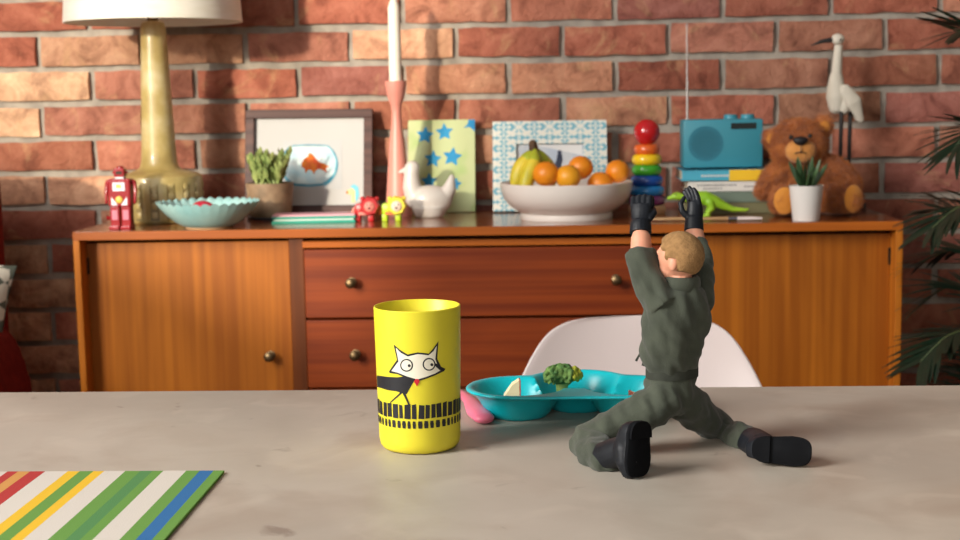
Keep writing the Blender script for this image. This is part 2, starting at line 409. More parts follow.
# profile from seat front lip to the top of the back: (y, z, half width, side curl)
prof = [(1.40, .395, .165, .0), (1.43, .420, .195, .005), (1.50, .425, .212, .02), (1.60, .418, .218, .035), (1.70, .418, .220, .05), (1.78, .440, .218, .06), (1.835, .490, .204, .055), (1.865, .55, .190, .045), (1.885, .61, .174, .035), (1.897, .655, .154, .025), (1.903, cz-.022, .128, .018), (1.906, cz-.008, .104, .013), (1.908, cz, .072, .008)]
NU = 14; front = []; back = []
for (y, z, hw, cu) in prof:
    ra = []; rb = []
    for i in range(NU+1):
        t = -1+2*i/NU; x = hw*t; e = abs(t)**2.4*cu
        upright = min(1, max(0, (z-.43)/.1))
        p = V((cx+x, y-e*upright*1.2, z+e*(1-upright))); ra.append(p); rb.append(p+V((0, .007*upright, -.007*(1-upright))))
    front.append(ra); back.append(rb)
rings = [a+list(reversed(b)) for a, b in zip(front, back)]
mb.loft(rings)
sh = mb.build('shell', M['shell'], ch, angle=60)
ss = sh.modifiers.new('s', 'SUBSURF'); ss.levels = 1; ss.render_levels = 2
for sx in (-1, 1):
    for y0, y1 in ((1.52, 1.44), (1.72, 1.82)): MB().tube([(cx+sx*.10, y0, .41), (cx+sx*.19, y1, 0)], [.014, .009], 12).build('leg', M['case_wood'], ch)
mb = MB()
for sx in (-1, 1): mb.tube([(cx+sx*.155, 1.475, .16), (cx-sx*.155, 1.775, .16)], .004, 8)
mb.build('brace', M['dark_metal'], ch)

# ------------------------------------------------------------------ table lamp
M['glaze'] = pmat('ochre_glaze', (160, 138, 82), (208, 192, 146), scale=12, rough=0.42, coat=0.15, bump=0.08, bscale=60, c3=(186, 164, 104))
M['glaze_dark'] = pmat('olive_glaze', (122, 104, 58), (146, 126, 74), scale=14, rough=0.4, coat=0.1)
M['shade'] = pmat('linen_shade', (236, 230, 214), (242, 237, 224), scale=20, stretch=(1, 1, 6), rough=0.9, bump=0.1, bscale=200)
lc = (-0.7932, 2.8180, 0.7800)
lm = thing('table_lamp', 'ochre ceramic table lamp with a wide cream drum shade', 'lamp', lc)
x, y, z = lc
kk = 0.0020
MB().lathe(lc, [(0, 0), (39*kk, 0), (41*kk, .003), (42*kk, .008), (42.6*kk, .086), (41.8*kk, .092), (38*kk, .097), (30*kk, .101), (23*kk, .105), (19.4*kk, .111), (18*kk, .122), (17.2*kk, .145), (15*kk, .26), (13*kk, .36), (12.4*kk, .392), (11*kk, .400), (5*kk, .404), (0, .404)], 48).build('base', M['glaze'], lm)
for i in range(16):
    a = math.radians(22.5*i+7); Ml = Matrix.Translation(lc) @ Matrix.Rotation(a, 4, 'Z')
    mb = MB()
    mb.box((42*kk-.0024, 0, .0455), (.006, .0172, .078), .0005); mb.xf(Ml); rp = mb.build('relief_panel', M['glaze_dark'], lm, smooth=False)
    mb = MB()
    for j in range(4): mb.box((42*kk-.0008, 0, .0182+.0185*j), (.0064, .0118, .0128), .0022)
    mb.xf(Ml); mb.build('relief_squares', M['glaze'], rp)
MB().lathe((x, y, z+.403), [(0, 0), (.011, 0), (.012, .008), (.009, .016), (.006, .03), (.006, .06), (0, .06)], 16).build('lamp_socket', M['brass'], lm)
zs = 1.1800
mb = MB(); R0 = 88*kk; R1 = 80*kk
mb.lathe((x+.002, y, zs), [(R0, 0), (R1, .24), (R1-.0025, .24), (R0-.0025, 0), (R0, 0)], 56)
mb.build('lamp_shade', M['shade'], lm)
mb = MB()
for i in range(3):
    a = 2*math.pi*i/3+.4; mb.tube([(x-.005, y, z+.46), (x+.002+R1*math.cos(a)*1.0, y+R1*math.sin(a)*1.0, zs+.21)], .0016, 6)
mb.build('shade_holder', M['brass'], lm)

# ------------------------------------------------------------------ tin robot
M['tin_red'] = pmat('red_tin', (146, 14, 28), (156, 20, 34), rough=0.25, coat=0.5)
M['tin_silver'] = pmat('silver_print', (196, 192, 204), (214, 210, 220), rough=0.35, metal=0.4)
M['tin_yellow'] = pmat('yellow_print', (226, 188, 84), rough=0.4)
M['tin_pink'] = pmat('pink_print', (196, 110, 130), rough=0.4)
rc = (-0.8242, 2.6550, 0.7800); k = 0.0019; x, y, z = rc
rb = thing('toy_robot', 'small red tin robot standing beside the ceramic lamp', 'toy robot', rc)
body = MB().box((x, y, z+37*k), (23*k, 15*k, 28*k), 1.6*k).build('body', M['tin_red'], rb, smooth=False)
MB().box((x, y, z+52*k), (9*k, 9*k, 3*k), .6*k).build('neck', M['tin_silver'], rb, smooth=False)
hd = MB(); hd.box((x, y, z+57*k), (11*k, 11*k, 9*k), 1.2*k); hd.lathe((x, y, z+61*k), [(0, 0), (4*k, 0), (3.4*k, 2*k), (0, 3*k)], 14); hd = hd.build('head', M['tin_red'], rb, smooth=False)
MB().box((x+.2*k, y-5.6*k, z+57*k), (6*k, 1*k, 3*k), .3*k).build('visor', M['dark_metal'], hd, smooth=False)
for s in (-1, 1): MB().tube([(x+s*5*k, y, z+57*k), (x+s*8*k, y, z+57*k)], [1.6*k, .8*k], 10).build('ear', M['tin_red'], hd)
MB().box((x, y-7.6*k, z+43*k), (12.5*k, 1*k, 8.5*k), .3*k).build('chest_window', M['tin_silver'], body, smooth=False)
MB().prism([(-3*k, -2*k), (3*k, -2*k), (2.4*k, 2*k), (-2.4*k, 2*k)], 1*k, Matrix.Translation((x, y-8.2*k, z+43.6*k))).build('gear_print', M['tin_yellow'], body, smooth=False)
mb = MB(); mb.lathe((0, 0, 0), [(0, 0), (3.6*k, 0), (3.6*k, 1*k), (2.8*k, 1.6*k), (0, 1.8*k)], 18); mb.xf(Matrix.Translation((x, y-7.4*k, z+30*k)) @ Matrix.Rotation(math.pi/2, 4, 'X')); mb.build('dial', M['tin_yellow'], body)
for s in (-1, 1): MB().prism([(s*8*k, 33*k), (s*8*k, 24.5*k), (s*1.8*k, 24.5*k)], 1*k, Matrix.Translation((x, y-7.6*k, z))).build('chest_plate', M['tin_silver'], body, smooth=False)
for s in (-1, 1):
    lg = MB().box((x+s*5.6*k, y, z+12*k), (9.6*k, 13*k, 22*k), 1*k).build('leg', M['tin_red'], rb, smooth=False)
    MB().box((x+s*5.6*k, y-6.6*k, z+14.5*k), (6.2*k, 1*k, 10*k), .4*k).build('shin_plate', M['tin_pink'], lg, smooth=False)
    MB().box((x+s*5.8*k, y-2*k, z+1.8*k), (10.4*k, 18*k, 3.6*k), .8*k).build('foot', M['tin_red'], rb, smooth=False)
    ar = MB(); ar.ball((x+s*13*k, y, z+47*k), 2.8*k, 12, 8); ar.tube([(x+s*14*k, y, z+47*k), (x+s*15*k, y-1*k, z+38*k), (x+s*14.6*k, y-3*k, z+27*k)], [2.1*k, 1.9*k, 1.6*k], 10, round_ends=True); ar.build('arm', M['tin_red'], rb)
MB().tube([(x-12*k, y+1*k, z+11*k), (x-16*k, y+1*k, z+11*k)], [1.2*k, 2.6*k], 10).build('wind_up_key', M['tin_red'], rb)

# ------------------------------------------------------------------ scalloped bowl
M['aqua'] = pmat('aqua_glaze', (150, 202, 204), (172, 216, 214), scale=20, rough=0.3, coat=0.3)
M['clay_foot'] = pmat('bare_clay', (198, 160, 120), rough=0.8)
bc = (-0.6580, 2.6620, 0.7800); k = 0.0019; x, y, z = bc
sbw = thing('scalloped_bowl', 'pale aqua ceramic bowl with a scalloped wavy rim', 'bowl', bc)
NS = 34
def scal(r, zz, a):
    t = max(0, (zz-19*k)/(8*k)); w = 1-abs(math.sin(NS*a/2)); return r*(1+.02*t*(1-w)), zz-2.4*k*t*w
MB().lathe(bc, [(0, 1*k), (21*k, .6*k), (25*k, 1.6*k), (33*k, 6*k), (42*k, 14*k), (48*k, 21*k), (51*k, 27*k), (50*k, 27.2*k), (46*k, 21.4*k), (40*k, 15*k), (31*k, 8*k), (20*k, 4*k), (0, 3.4*k)], NS*6, mod=scal).build('body', M['aqua'], sbw, angle=70)
MB().lathe(bc, [(0, 0), (23*k, 0), (23.4*k, .8*k), (22*k, 1.5*k), (0, 1.5*k)], 40).build('foot_ring', M['clay_foot'], sbw)
M['berry'] = pmat('shiny_red', (178, 32, 58), (200, 60, 84), scale=40, rough=0.25, coat=0.4)
for (dx, dy, dz, rr, nm, lb, cat) in ((-3, -6, 16.5, 11, 'wooden_egg', 'shiny crimson egg lying in the aqua scalloped bowl', 'toy egg'),):
    o = MB().ball((x+dx*k, y+dy*k, z+dz*k), (rr*k*1.25, rr*k, rr*k), 24, 16, fn=lambda p: V((p.x, p.y*(1-.12*p.x), p.z*(1-.12*p.x)))).build(nm, M['berry'], None, loc=(x+dx*k, y+dy*k, z+dz*k)); tag(o, lb, cat)

# ------------------------------------------------------------------ succulent in stoneware pot
def blade(mb, p, d, L, w, curl=.3, up=(0, 0, 1), th=.25, n=4):
    """fleshy pointed leaf: a small closed loft"""
    d = V(d).normalized(); p = V(p); s = d.cross(V(up))
    if s.length < 1e-3: s = V((1, 0, 0))
    s.normalize(); q = s.cross(d); rings = []
    for i in range(n+1):
        t = i/n; c = p+d*L*t+q*(curl*L*t*t); ww = w*(math.sin(math.pi*(.18+.80*t))**.8)
        rings.append([c+s*ww, c+q*ww*th, c-s*ww, c-q*ww*th])
    mb.loft(rings)
M['stoneware'] = pmat('stoneware', (122, 102, 80), (170, 146, 118), scale=22, rough=0.6, bump=0.15, bscale=90, c3=(146, 120, 94))
M['succ'] = pmat('succulent_leaf', (104, 128, 66), (172, 182, 112), scale=24, rough=0.45)
M['soil'] = pmat('soil', (48, 36, 26), (70, 52, 38), scale=80, rough=0.95, bump=0.5)
M['saucer'] = pmat('grey_saucer', (70, 76, 84), rough=0.3)
pc = (-0.5717, 2.8350, 0.7800); k = 0.0020; x, y, z = pc
pp = thing('potted_succulent', 'bushy grey-green succulent in a brown stoneware pot', 'potted plant', pc)
MB().lathe(pc, [(0, 2*k), (20*k, 2*k), (21*k, 3*k), (23.6*k, 30*k), (24.6*k, 37*k), (22.4*k, 37*k), (21.6*k, 32*k), (0, 32*k)], 36).build('pot', M['stoneware'], pp)
MB().lathe(pc, [(0, 0), (23*k, 0), (25*k, 3*k), (24*k, 3.2*k), (21*k, 2*k), (0, 2*k)], 36).build('saucer', M['saucer'], pp)
MB().lathe((x, y, z+32*k), [(0, 2.2*k), (21*k, 1.2*k), (21*k, -1*k), (0, -1*k)], 24).build('soil', M['soil'], pp)
pr = random.Random(5)
for i in range(34):
    mb = MB(); a = pr.uniform(0, 6.283); tl = pr.uniform(.05, .85); h = pr.uniform(26, 44)*k
    b = V((x+pr.uniform(-12, 12)*k, y+pr.uniform(-12, 12)*k, z+33*k)); d = V((math.cos(a)*tl, math.sin(a)*tl, 1)).normalized()
    tip = b+d*h*.8
    mb.tube([b, tip], [1.3*k, .8*k], 6)
    for j in range(11):
        t = .25+.75*j/10; aa = j*2.4; ld_ = (V((math.cos(aa), math.sin(aa), .55+.9*t))+d*.5)
        blade(mb, b.lerp(tip, t), ld_, pr.uniform(10, 15)*k*(1.05-.35*t), 2.6*k, .15)
    mb.build('sprig', M['succ'], pp, angle=60)

# ------------------------------------------------------------------ goldfish picture
M['walnut'] = wood('walnut_frame', (70, 44, 40), (98, 64, 56), 'x', rough=0.45, coat=0.0)
M['paper'] = pmat('white_paper', (188, 186, 184), (194, 193, 191), scale=4, rough=0.75)
M['paper2'] = pmat('inner_paper', (184, 185, 186), (192, 193, 193), scale=6, rough=0.75)
M['water'] = pmat('watercolour_water', (178, 212, 222), (222, 232, 230), scale=30, rough=0.8)
M['wline'] = pmat('watercolour_line', (60, 140, 168), (112, 178, 198), scale=60, rough=0.8)
M['goldfish'] = pmat('goldfish_paint', (214, 120, 30), (190, 66, 22), scale=70, rough=0.8)
def leaning(base, width_px, height_px, d, ytop):
    """matrix of a panel whose bottom centre is at base and which leans back against the wall"""
    k = 0.0007*d; h = height_px*k; a = math.asin(min(.5, (ytop-base[1])/h))
    return Matrix.Translation(base) @ Matrix.Rotation(-a, 4, 'X'), k
fb = (-0.5095, 2.9300, 0.7800); Mf, k = leaning(fb, 132, 110, 2.93, 2.972)
Mf = Mf @ Matrix.Rotation(math.radians(.4), 4, 'Y')
fr = thing('goldfish_picture', 'goldfish bowl picture in a dark wood frame leaning on the bricks', 'picture', fb)
def panel(name, x0, x1, z0, z1, y0, y1, mat, par, Mx, bev=0): 
    mb = MB().box(((x0+x1)/2, (y0+y1)/2, (z0+z1)/2), (x1-x0, y1-y0, z1-z0), bev); mb.xf(Mx); return mb.build(name, M[mat], par, smooth=False)
W_, H_, F_ = 66*k, 108.5*k, 9*k
panel('frame_bar', -W_, W_, H_-F_, H_, -.012, .010, 'walnut', fr, Mf, .001); panel('frame_bar', -W_, W_, 0, F_, -.012, .010, 'walnut', fr, Mf, .001)
panel('frame_bar', -W_, -W_+F_, F_, H_-F_, -.012, .010, 'walnut', fr, Mf, .001); panel('frame_bar', W_-F_, W_, F_, H_-F_, -.012, .010, 'walnut', fr, Mf, .001)
mt = panel('mount', -W_+F_, W_-F_, F_, H_-F_, -.001, .006, 'paper', fr, Mf)
panel('print_paper', -27*k, 34*k, 26*k, 77*k, -.0016, -.0012, 'paper2', mt, Mf)
def decal(name, poly, y, mat, par, Mx, th=.0004):
    mb = MB().prism(poly, th); mb.xf(Mx @ Matrix.Translation((0, y, 0))); return mb.build(name, M[mat], par, smooth=False)
bowl_out = arc(6*k, 52*k, 23*k, 52, -62, 12)+arc(-6*k, 52*k, 23*k, -118, -232, 12)
decal('water', bowl_out, -.0020, 'water', mt, Mf)
def ribbon(pts, w):
    L_ = []; R_ = []
    for i, p in enumerate(pts):
        a = pts[max(0, i-1)]; b = pts[min(len(pts)-1, i+1)]; dx, dz = b[0]-a[0], b[1]-a[1]; l = math.hypot(dx, dz) or 1; ww = w[i] if hasattr(w, '__len__') else w
        L_.append((p[0]-dz/l*ww, p[1]+dx/l*ww)); R_.append((p[0]+dz/l*ww, p[1]-dx/l*ww))
    return L_+R_[::-1]
bo = arc(6*k, 52*k, 23*k, 56, -66, 16); bo2 = arc(-6*k, 52*k, 23*k, -114, -236, 16)
decal('bowl_outline', ribbon(bo, [.7*k+1.5*k*(i/16)**2 for i in range(17)]), -.0024, 'wline', mt, Mf)
decal('bowl_outline', ribbon(bo2, [1.6*k-1.0*k*(i/16) for i in range(17)]), -.0024, 'wline', mt, Mf)
decal('bowl_outline', ribbon([(-16*k, 31*k), (0, 29.6*k), (15*k, 31*k)], 1.2*k), -.0026, 'wline', mt, Mf)
decal('bowl_outline', ribbon([(-18*k, 71.3*k), (0, 72*k), (18*k, 71.3*k)], .6*k), -.0026, 'wline', mt, Mf)
fish = [(-8, 47), (-6, 51), (-2, 53.5), (-1, 57), (2, 56), (5, 52), (9, 48), (13, 47), (18, 44), (15, 42.5), (16, 38), (12, 41), (8, 42), (5, 40), (4, 37), (1, 41), (-2, 41), (-4, 37.5), (-5, 42), (-8, 44)]
decal('goldfish_shape', [((a*1.1+1)*k, (b*1.1+1)*k) for a, b in fish], -.0030, 'goldfish', mt, Mf)
M['pony_blue'] = pmat('pony_blue', (120, 196, 214), rough=0.8); M['pony_tan'] = pmat('pony_tan', (222, 204, 150), rough=0.8)
decal('pony_mane_print', [(a*k, b*k) for a, b in ((46, 14), (50, 14), (52, 20), (51, 28), (47, 31), (43, 29), (46, 25))], -.0016, 'pony_blue', mt, Mf)
decal('pony_head_print', [(a*k, b*k) for a, b in ((48, 12), (48, 24), (45, 27), (40, 25), (38, 22), (41, 20), (44, 20), (44, 12))], -.0021, 'pony_tan', mt, Mf)
decal('pony_nose_print', circ(39.6*k, 22.4*k, 1.3*k, 10), -.0026, 'goldfish', mt, Mf)

M['ink'] = pmat('black_ink', (26, 24, 26), (32, 30, 32), rough=0.5)
# ------------------------------------------------------------------ pink and teal notebook case
M['pink_case'] = pmat('pink_case', (222, 164, 178), (228, 172, 186), rough=0.4); M['teal_case'] = pmat('teal_case', (32, 152, 130), (38, 160, 138), rough=0.4)
M['page'] = pmat('page_edges', (196, 214, 206), (214, 228, 220), scale=2, stretch=(1, 1, 300), rough=0.8)
nb = (-0.4670, 2.7520, 0.7800); k = 0.0020; x, y, z = nb
no = thing('notebook', 'flat pink notebook with teal edges lying beside the potted succulent', 'notebook', nb)
Mn = Matrix.Translation(nb) @ Matrix.Rotation(math.radians(4), 4, 'Z')
for nm, z0, z1, mt_, ins in (('cover', 0, .0045, 'teal_case', 0), ('pages', .0045, .0085, 'page', .003), ('cover', .0085, .0130, 'teal_case', 0), ('cover_face', .0130, .0165, 'pink_case', .0010)):
    mb = MB().box((0, 0, (z0+z1)/2), (82*k-ins*2, .060-ins*2, z1-z0), .0006); mb.xf(Mn); mb.build(nm, M[mt_], no, smooth=False)

# ------------------------------------------------------------------ two small wooden animal toys
M['lion_red'] = pmat('red_toy', (176, 20, 32), (190, 32, 38), rough=0.35); M['lion_face'] = pmat('toy_face', (214, 128, 116), rough=0.5); M['lime'] = pmat('lime_toy', (168, 206, 30), (196, 218, 46), rough=0.4); M['toy_yellow'] = pmat('toy_yellow', (236, 216, 70), rough=0.4); M['toy_orange'] = pmat('toy_orange', (216, 112, 60), rough=0.5)
M['cream'] = pmat('cream_paint', (232, 208, 190), rough=0.5)
def animal(loc, name, label, k, body, head, face, accent):
    x, y, z = loc; t = thing(name, label, 'toy animal', loc, 'small animal toys')
    mb = MB(); mb.box((x-2*k, y, z+12*k), (19*k, 13*k, 12*k), 3*k)
    bd = mb.build('body', body, t)
    for s in (-1, 1):
        for yy in (-1, 1): MB().box((x-2*k+s*6.5*k, y+yy*3.6*k, z+3.6*k), (5.4*k, 5*k, 7.2*k), .9*k).build('leg', body, t)
    mb = MB(); mb.lathe((0, 0, 0), [(0, -4*k), (8*k, -4*k), (9.4*k, -2*k), (9.4*k, 2*k), (8*k, 4*k), (0, 4*k)], 14, mod=lambda r, zz, a: (r*(1+.06*math.cos(7*a)), zz)); mb.xf(Matrix.Translation((x+4*k, y-6*k, z+15.5*k)) @ Matrix.Rotation(math.pi/2, 4, 'X'))
    hd = mb.build('mane', head, t)
    MB().ball((x+4*k, y-10*k, z+15*k), (5.4*k, 2.2*k, 5.4*k), 16, 10).build('face', face, hd)
    MB().ball((x+4*k, y-12*k, z+13.6*k), (1.4*k, .9*k, 1*k), 8, 6).build('nose', M['ink'], hd)
    for s in (-1, 1): MB().ball((x+4*k+s*2*k, y-11.9*k, z+16.6*k), .7*k, 8, 6).build('eye', M['ink'], hd)
    for s in (-1, 1): MB().ball((x+4*k+s*7*k, y-6*k, z+22.4*k), (2.4*k, 2*k, 2.4*k), 10, 8).build('ear', head, t)
    MB().tube([(x-10*k, y, z+14*k), (x-13*k, y, z+12*k), (x-13.4*k, y, z+8*k)], [1.4*k, 1.4*k, 1.8*k], 8, round_ends=True).build('tail', accent, t)
    MB().box((x-3*k, y-6.9*k, z+8*k), (9*k, 1*k, 3*k), .3*k).build('stripe', accent, bd, smooth=False)
k = 0.0020
animal((-0.3629, 2.7500, 0.7800), 'toy_lion', 'little red toy lion with a pinkish face', k, M['lion_red'], M['lion_red'], M['lion_face'], M['lion_face'])
animal((-0.3092, 2.7500, 0.7800), 'toy_lamb', 'little lime green toy animal with a cream face in front of the pink candlestick', k, M['lime'], M['toy_yellow'], M['cream'], M['toy_orange'])

# ------------------------------------------------------------------ candlestick and candle
M['pinkwood'] = pmat('pink_lacquer', (216, 140, 126), (220, 146, 132), scale=6, rough=0.4)
M['wax'] = pmat('white_wax', (236, 228, 212), (240, 233, 219), scale=6, rough=0.45, sss=0.15)
cb = (-0.3115, 2.8650, 0.7800); k = 0.0021; x, y, z = cb
zt = 1.0554; z1 = 1.0251; z2 = 0.9927
cs = MB().lathe(cb, [(0, 0), (13.2*k, 0), (13.4*k, .004), (12.2*k, .03), (10*k, .09), (7.4*k, .15), (5.5*k, z2-z-.03), (4.6*k, z2-z), (5.4*k, z2-z+.014), (8.6*k, z1-z), (10.4*k, zt-z-.008), (10.6*k, zt-z), (6.5*k, zt-z), (6.5*k, zt-z-.012), (0, zt-z-.012)], 32).build('candlestick', M['pinkwood'], None, loc=cb)
tag(cs, 'tall slender dusty pink candlestick holding a white candle', 'candlestick')
cl = (x, y, zt-.011); ch_ = 1.2177-zt
cd = thing('candle', 'white taper candle standing in the pink candlestick', 'candle', cl)
MB().lathe(cl, [(0, 0), (6.2*k, 0), (6.2*k, .06), (5.8*k, ch_-.005), (5.2*k, ch_), (2.4*k, ch_+.017), (1*k, ch_+.021), (0, ch_+.021)], 24).build('wax', M['wax'], cd)
MB().tube([(x, y, cl[2]+ch_+.019), (x+.0006, y, cl[2]+ch_+.030)], .0009, 6).build('wick', M['ink'], cd)

# ------------------------------------------------------------------ star painting
M['starpaint'] = pmat('lime_watercolour', (190, 200, 150), (150, 184, 104), scale=11, rough=0.75, c3=(188, 196, 146), detail=2)
M['starblue'] = pmat('star_blue', (22, 128, 182), (40, 150, 200), scale=50, rough=0.7)
st = (-0.2279, 2.9350, 0.7800); Ms, k = leaning(st, 70, 97, 2.935, 2.978)
sp = thing('star_painting', 'pale green canvas painted with blue stars leaning behind the duck', 'painting', st)
cv = MB().box((0, 0, 48*k), (69*k, .010, 96*k), .0012); cv.xf(Ms); cv = cv.build('canvas', M['starpaint'], sp, smooth=False)
def star(cx_, cz_, r, rot=0): return [(cx_+(r if i % 2 == 0 else r*.5)*math.sin(math.pi*i/5+rot), cz_+(r if i % 2 == 0 else r*.5)*math.cos(math.pi*i/5+rot)) for i in range(10)]
for (px, pz, r, ro) in ((-17, 80, 9.5, .1), (3, 83, 9.5, -.05), (-9, 55, 9.5, .1), (11, 57, 10.5, .15), (-13, 32, 9, 0), (14, 29, 7, .2)):
    decal('star', star(px*k, pz*k, r*k, ro), -.0053, 'starblue', cv, Ms)
decal('star', [(34.4*k, 95.6*k), (34.4*k, 83*k), (29*k, 88*k), (23*k, 87*k), (27*k, 91*k), (28*k, 95.6*k)], -.0053, 'starblue', cv, Ms)

# ------------------------------------------------------------------ white duck
M['porcelain'] = pmat('white_ceramic', (210, 202, 194), (216, 209, 202), scale=5, rough=0.4, coat=0.2)
dk = (-0.2420, 2.8250, 0.7800); k = 0.0021; x, y, z = dk
def P(a, b, c=0): return (x+a*k, y+c*k, z+b*k)
mb = MB()
mb.ball(P(0, 17), (21*k, 15*k, 14*k), 28, 18, fn=lambda p: V((p.x, p.y*(1-.1*p.x), p.z if p.z > 0 else p.z*1.15)))
mb.lathe(P(-1, 0), [(0, 0), (13*k, 0), (15*k, 3*k), (17*k, 10*k), (0, 14*k)], 28)
mb.tube([P(-14, 18), P(-18, 30), P(-18, 40), P(-17, 47)], [10.5*k, 9*k, 7.4*k, 7*k], 18, round_ends=True)
mb.ball(P(-17, 48), (7.2*k, 6.4*k, 6.8*k), 20, 14)
mb.tube([P(-21, 47), P(-27, 44.6), P(-30, 43.4)], [3.6*k, 2.2*k, 1.2*k], 12, round_ends=True)
mb.tube([P(13, 20), P(19, 28), P(21, 38)], [9*k, 6.5*k, 3*k], 16, round_ends=True)
do = blob(mb, 'duck_ornament', M['porcelain'], None, .0018, 6, loc=dk); tag(do, 'white ceramic duck ornament in front of the star painting', 'ornament')

# ------------------------------------------------------------------ patterned photo frame
def pattern_mat():
    m = pmat('blue_ornament', (232, 228, 212), rough=0.55); nt = m.node_tree; L = nt.links.new; b = nt.nodes['Principled BSDF']
    tc = [n for n in nt.nodes if n.type == 'TEX_COORD'][0]; sp_ = nt.nodes.new('ShaderNodeSeparateXYZ'); L(tc.outputs['Object'], sp_.inputs[0])
    def mth(op, a, bv):
        q = nt.nodes.new('ShaderNodeMath'); q.operation = op; L(a, q.inputs[0])
        if bv is not None: q.inputs[1].default_value = bv
        return q.outputs[0]
    u = mth('PINGPONG', sp_.outputs[0], .032); v = mth('PINGPONG', sp_.outputs[2], .022)
    cb_ = nt.nodes.new('ShaderNodeCombineXYZ'); L(u, cb_.inputs[0]); L(v, cb_.inputs[2])
    n = nt.nodes.new('ShaderNodeTexNoise'); n.inputs['Scale'].default_value = 120; n.inputs['Detail'].default_value = 3; L(cb_.outputs[0], n.inputs[0])
    r = nt.nodes.new('ShaderNodeValToRGB'); e = r.color_ramp.elements; e[0].position = .49; e[0].color = lin((232, 229, 216)); e[1].position = .64; e[1].color = lin((104, 170, 190)); q = e.new(.55); q.color = lin((150, 196, 206))
    L(n.outputs['Fac'], r.inputs[0]); L(r.outputs[0], b.inputs['Base Color']); return m
M['ornament'] = pattern_mat()
M['photo'] = pmat('photo_print', (188, 198, 210), (150, 166, 190), scale=14, rough=0.3, c3=(206, 208, 210))
M['photo_dark'] = pmat('photo_dark', (70, 76, 96), (40, 46, 66), scale=40, rough=0.3); M['photo_light'] = pmat('photo_light', (222, 220, 218), rough=0.3)
M['white_edge'] = pmat('white_edge', (226, 220, 206), rough=0.6)
pf = (0.0004, 2.9150, 0.7800); Mp, k = leaning(pf, 117, 94, 2.915, 2.965)
fo = thing('photo_frame', 'photo frame with a blue and white ornamental border behind the fruit bowl', 'photo frame', pf)
W_, H_ = 58.5*k, 94*k; F_ = 24*k
panel('frame_backing', -W_, W_, 0, H_, -.002, .012, 'white_edge', fo, Mp, .001)
panel('border_strip', -W_, W_, H_-F_, H_, -.012, -.002, 'ornament', fo, Mp, .0008); panel('border_strip', -W_, W_, 0, F_, -.012, -.002, 'ornament', fo, Mp, .0008)
panel('border_strip', -W_, -W_+F_, F_, H_-F_, -.012, -.002, 'ornament', fo, Mp, .0008); panel('border_strip', W_-F_, W_, F_, H_-F_, -.012, -.002, 'ornament', fo, Mp, .0008)
ph = panel('photo', -W_+F_, W_-F_, F_, H_-F_, -.0032, -.002, 'photo', fo, Mp)
decal('photo_sky', [(-20*k, 69.6*k), (33*k, 69.6*k), (33*k, 58*k), (0, 66*k)], -.0036, 'photo_light', ph, Mp)
decal('photo_figure', ribbon([(10*k, 60*k), (10*k, 54*k), (8*k, 48*k), (9*k, 42*k)], [2*k, 3*k, 3.4*k, 4*k]), -.0040, 'photo_dark', ph, Mp)
decal('photo_head', circ(10*k, 61.5*k, 2.2*k, 12), -.0040, 'photo_dark', ph, Mp)

# ------------------------------------------------------------------ fruit bowl and fruit
M['bowl_white'] = pmat('white_stoneware', (236, 226, 216), (240, 231, 222), scale=4, rough=0.35, coat=0.3)
fbw = (0.0317, 2.7550, 0.7800); k = 0.0020; x, y, z = fbw
FBO = thing('fruit_bowl', 'wide white footed bowl heaped with fruit', 'bowl', fbw)
MB().lathe(fbw, [(0, 5*k), (42*k, 5*k), (49*k, 9*k), (56*k, 14*k), (61.5*k, 20.5*k), (64.2*k, 29*k), (65*k, 35.4*k), (64*k, 36*k), (62.6*k, 34*k), (60.5*k, 26*k), (55*k, 17*k), (45*k, 11*k), (0, 8*k)], 64).build('body', M['bowl_white'], FBO)
MB().lathe(fbw, [(38*k, 6*k), (45*k, 6*k), (45.5*k, 1.4*k), (44.6*k, 0), (40*k, 0), (38*k, 3*k)], 56).build('foot', M['bowl_white'], FBO)
M['orange'] = pmat('orange_peel', (232, 132, 20), (242, 154, 32), scale=16, rough=0.4, bump=0.25, bscale=260)
M['tangerine'] = pmat('yellow_orange_peel', (234, 154, 24), (244, 178, 44), scale=16, rough=0.4, bump=0.25, bscale=260)
M['green_nub'] = pmat('fruit_nub', (96, 104, 46), rough=0.7)
def orange(px, py, yy, r, mat, label):
    c = V((px, yy, py)); o = thing('orange_fruit', label, 'orange', c-V((0, 0, r)), 'oranges in the white bowl')
    MB().ball(c, (r, r, r*.94), 28, 18).build('peel', mat, o)
    MB().lathe(c+V((r*.35, -r*.2, r*.85)), [(0, -.001), (.0022, -.001), (.0018, .0012), (0, .0015)], 8).build('nub', M['green_nub'], o)
k_ = 0.0019
orange(-0.0074, 0.8706, 2.70, 13.4*k_, M['orange'], 'orange lying against the bananas in the white bowl')
orange(0.0348, 0.8642, 2.70, 13.0*k_, M['tangerine'], 'yellowish orange at the front of the white bowl, below the topmost orange')
orange(0.0602, 0.8790, 2.755, 12.9*k_, M['orange'], 'topmost orange of the fruit heaped in the white bowl')
orange(0.0976, 0.8470, 2.745, 13.1*k_, M['orange'], 'orange sunk deepest, only its top above the bowl rim')
orange(0.1326, 0.8700, 2.765, 12.5*k_, M['orange'], 'orange at the bowl rim beside the stacking rings')
M['banana'] = pmat('banana_skin', (222, 196, 44), (232, 206, 62), scale=9, rough=0.45, c3=(196, 186, 48)); M['banana_green'] = pmat('banana_green', (150, 168, 42), (176, 184, 50), scale=14, rough=0.45); M['banana_tip'] = pmat('banana_stem', (92, 62, 34), (74, 50, 30), scale=60, rough=0.7)
bp0 = (-0.0323, 2.7400, 0.9194)
bn = thing('banana_bunch', 'bunch of yellow-green bananas in the white fruit bowl', 'bananas', bp0)
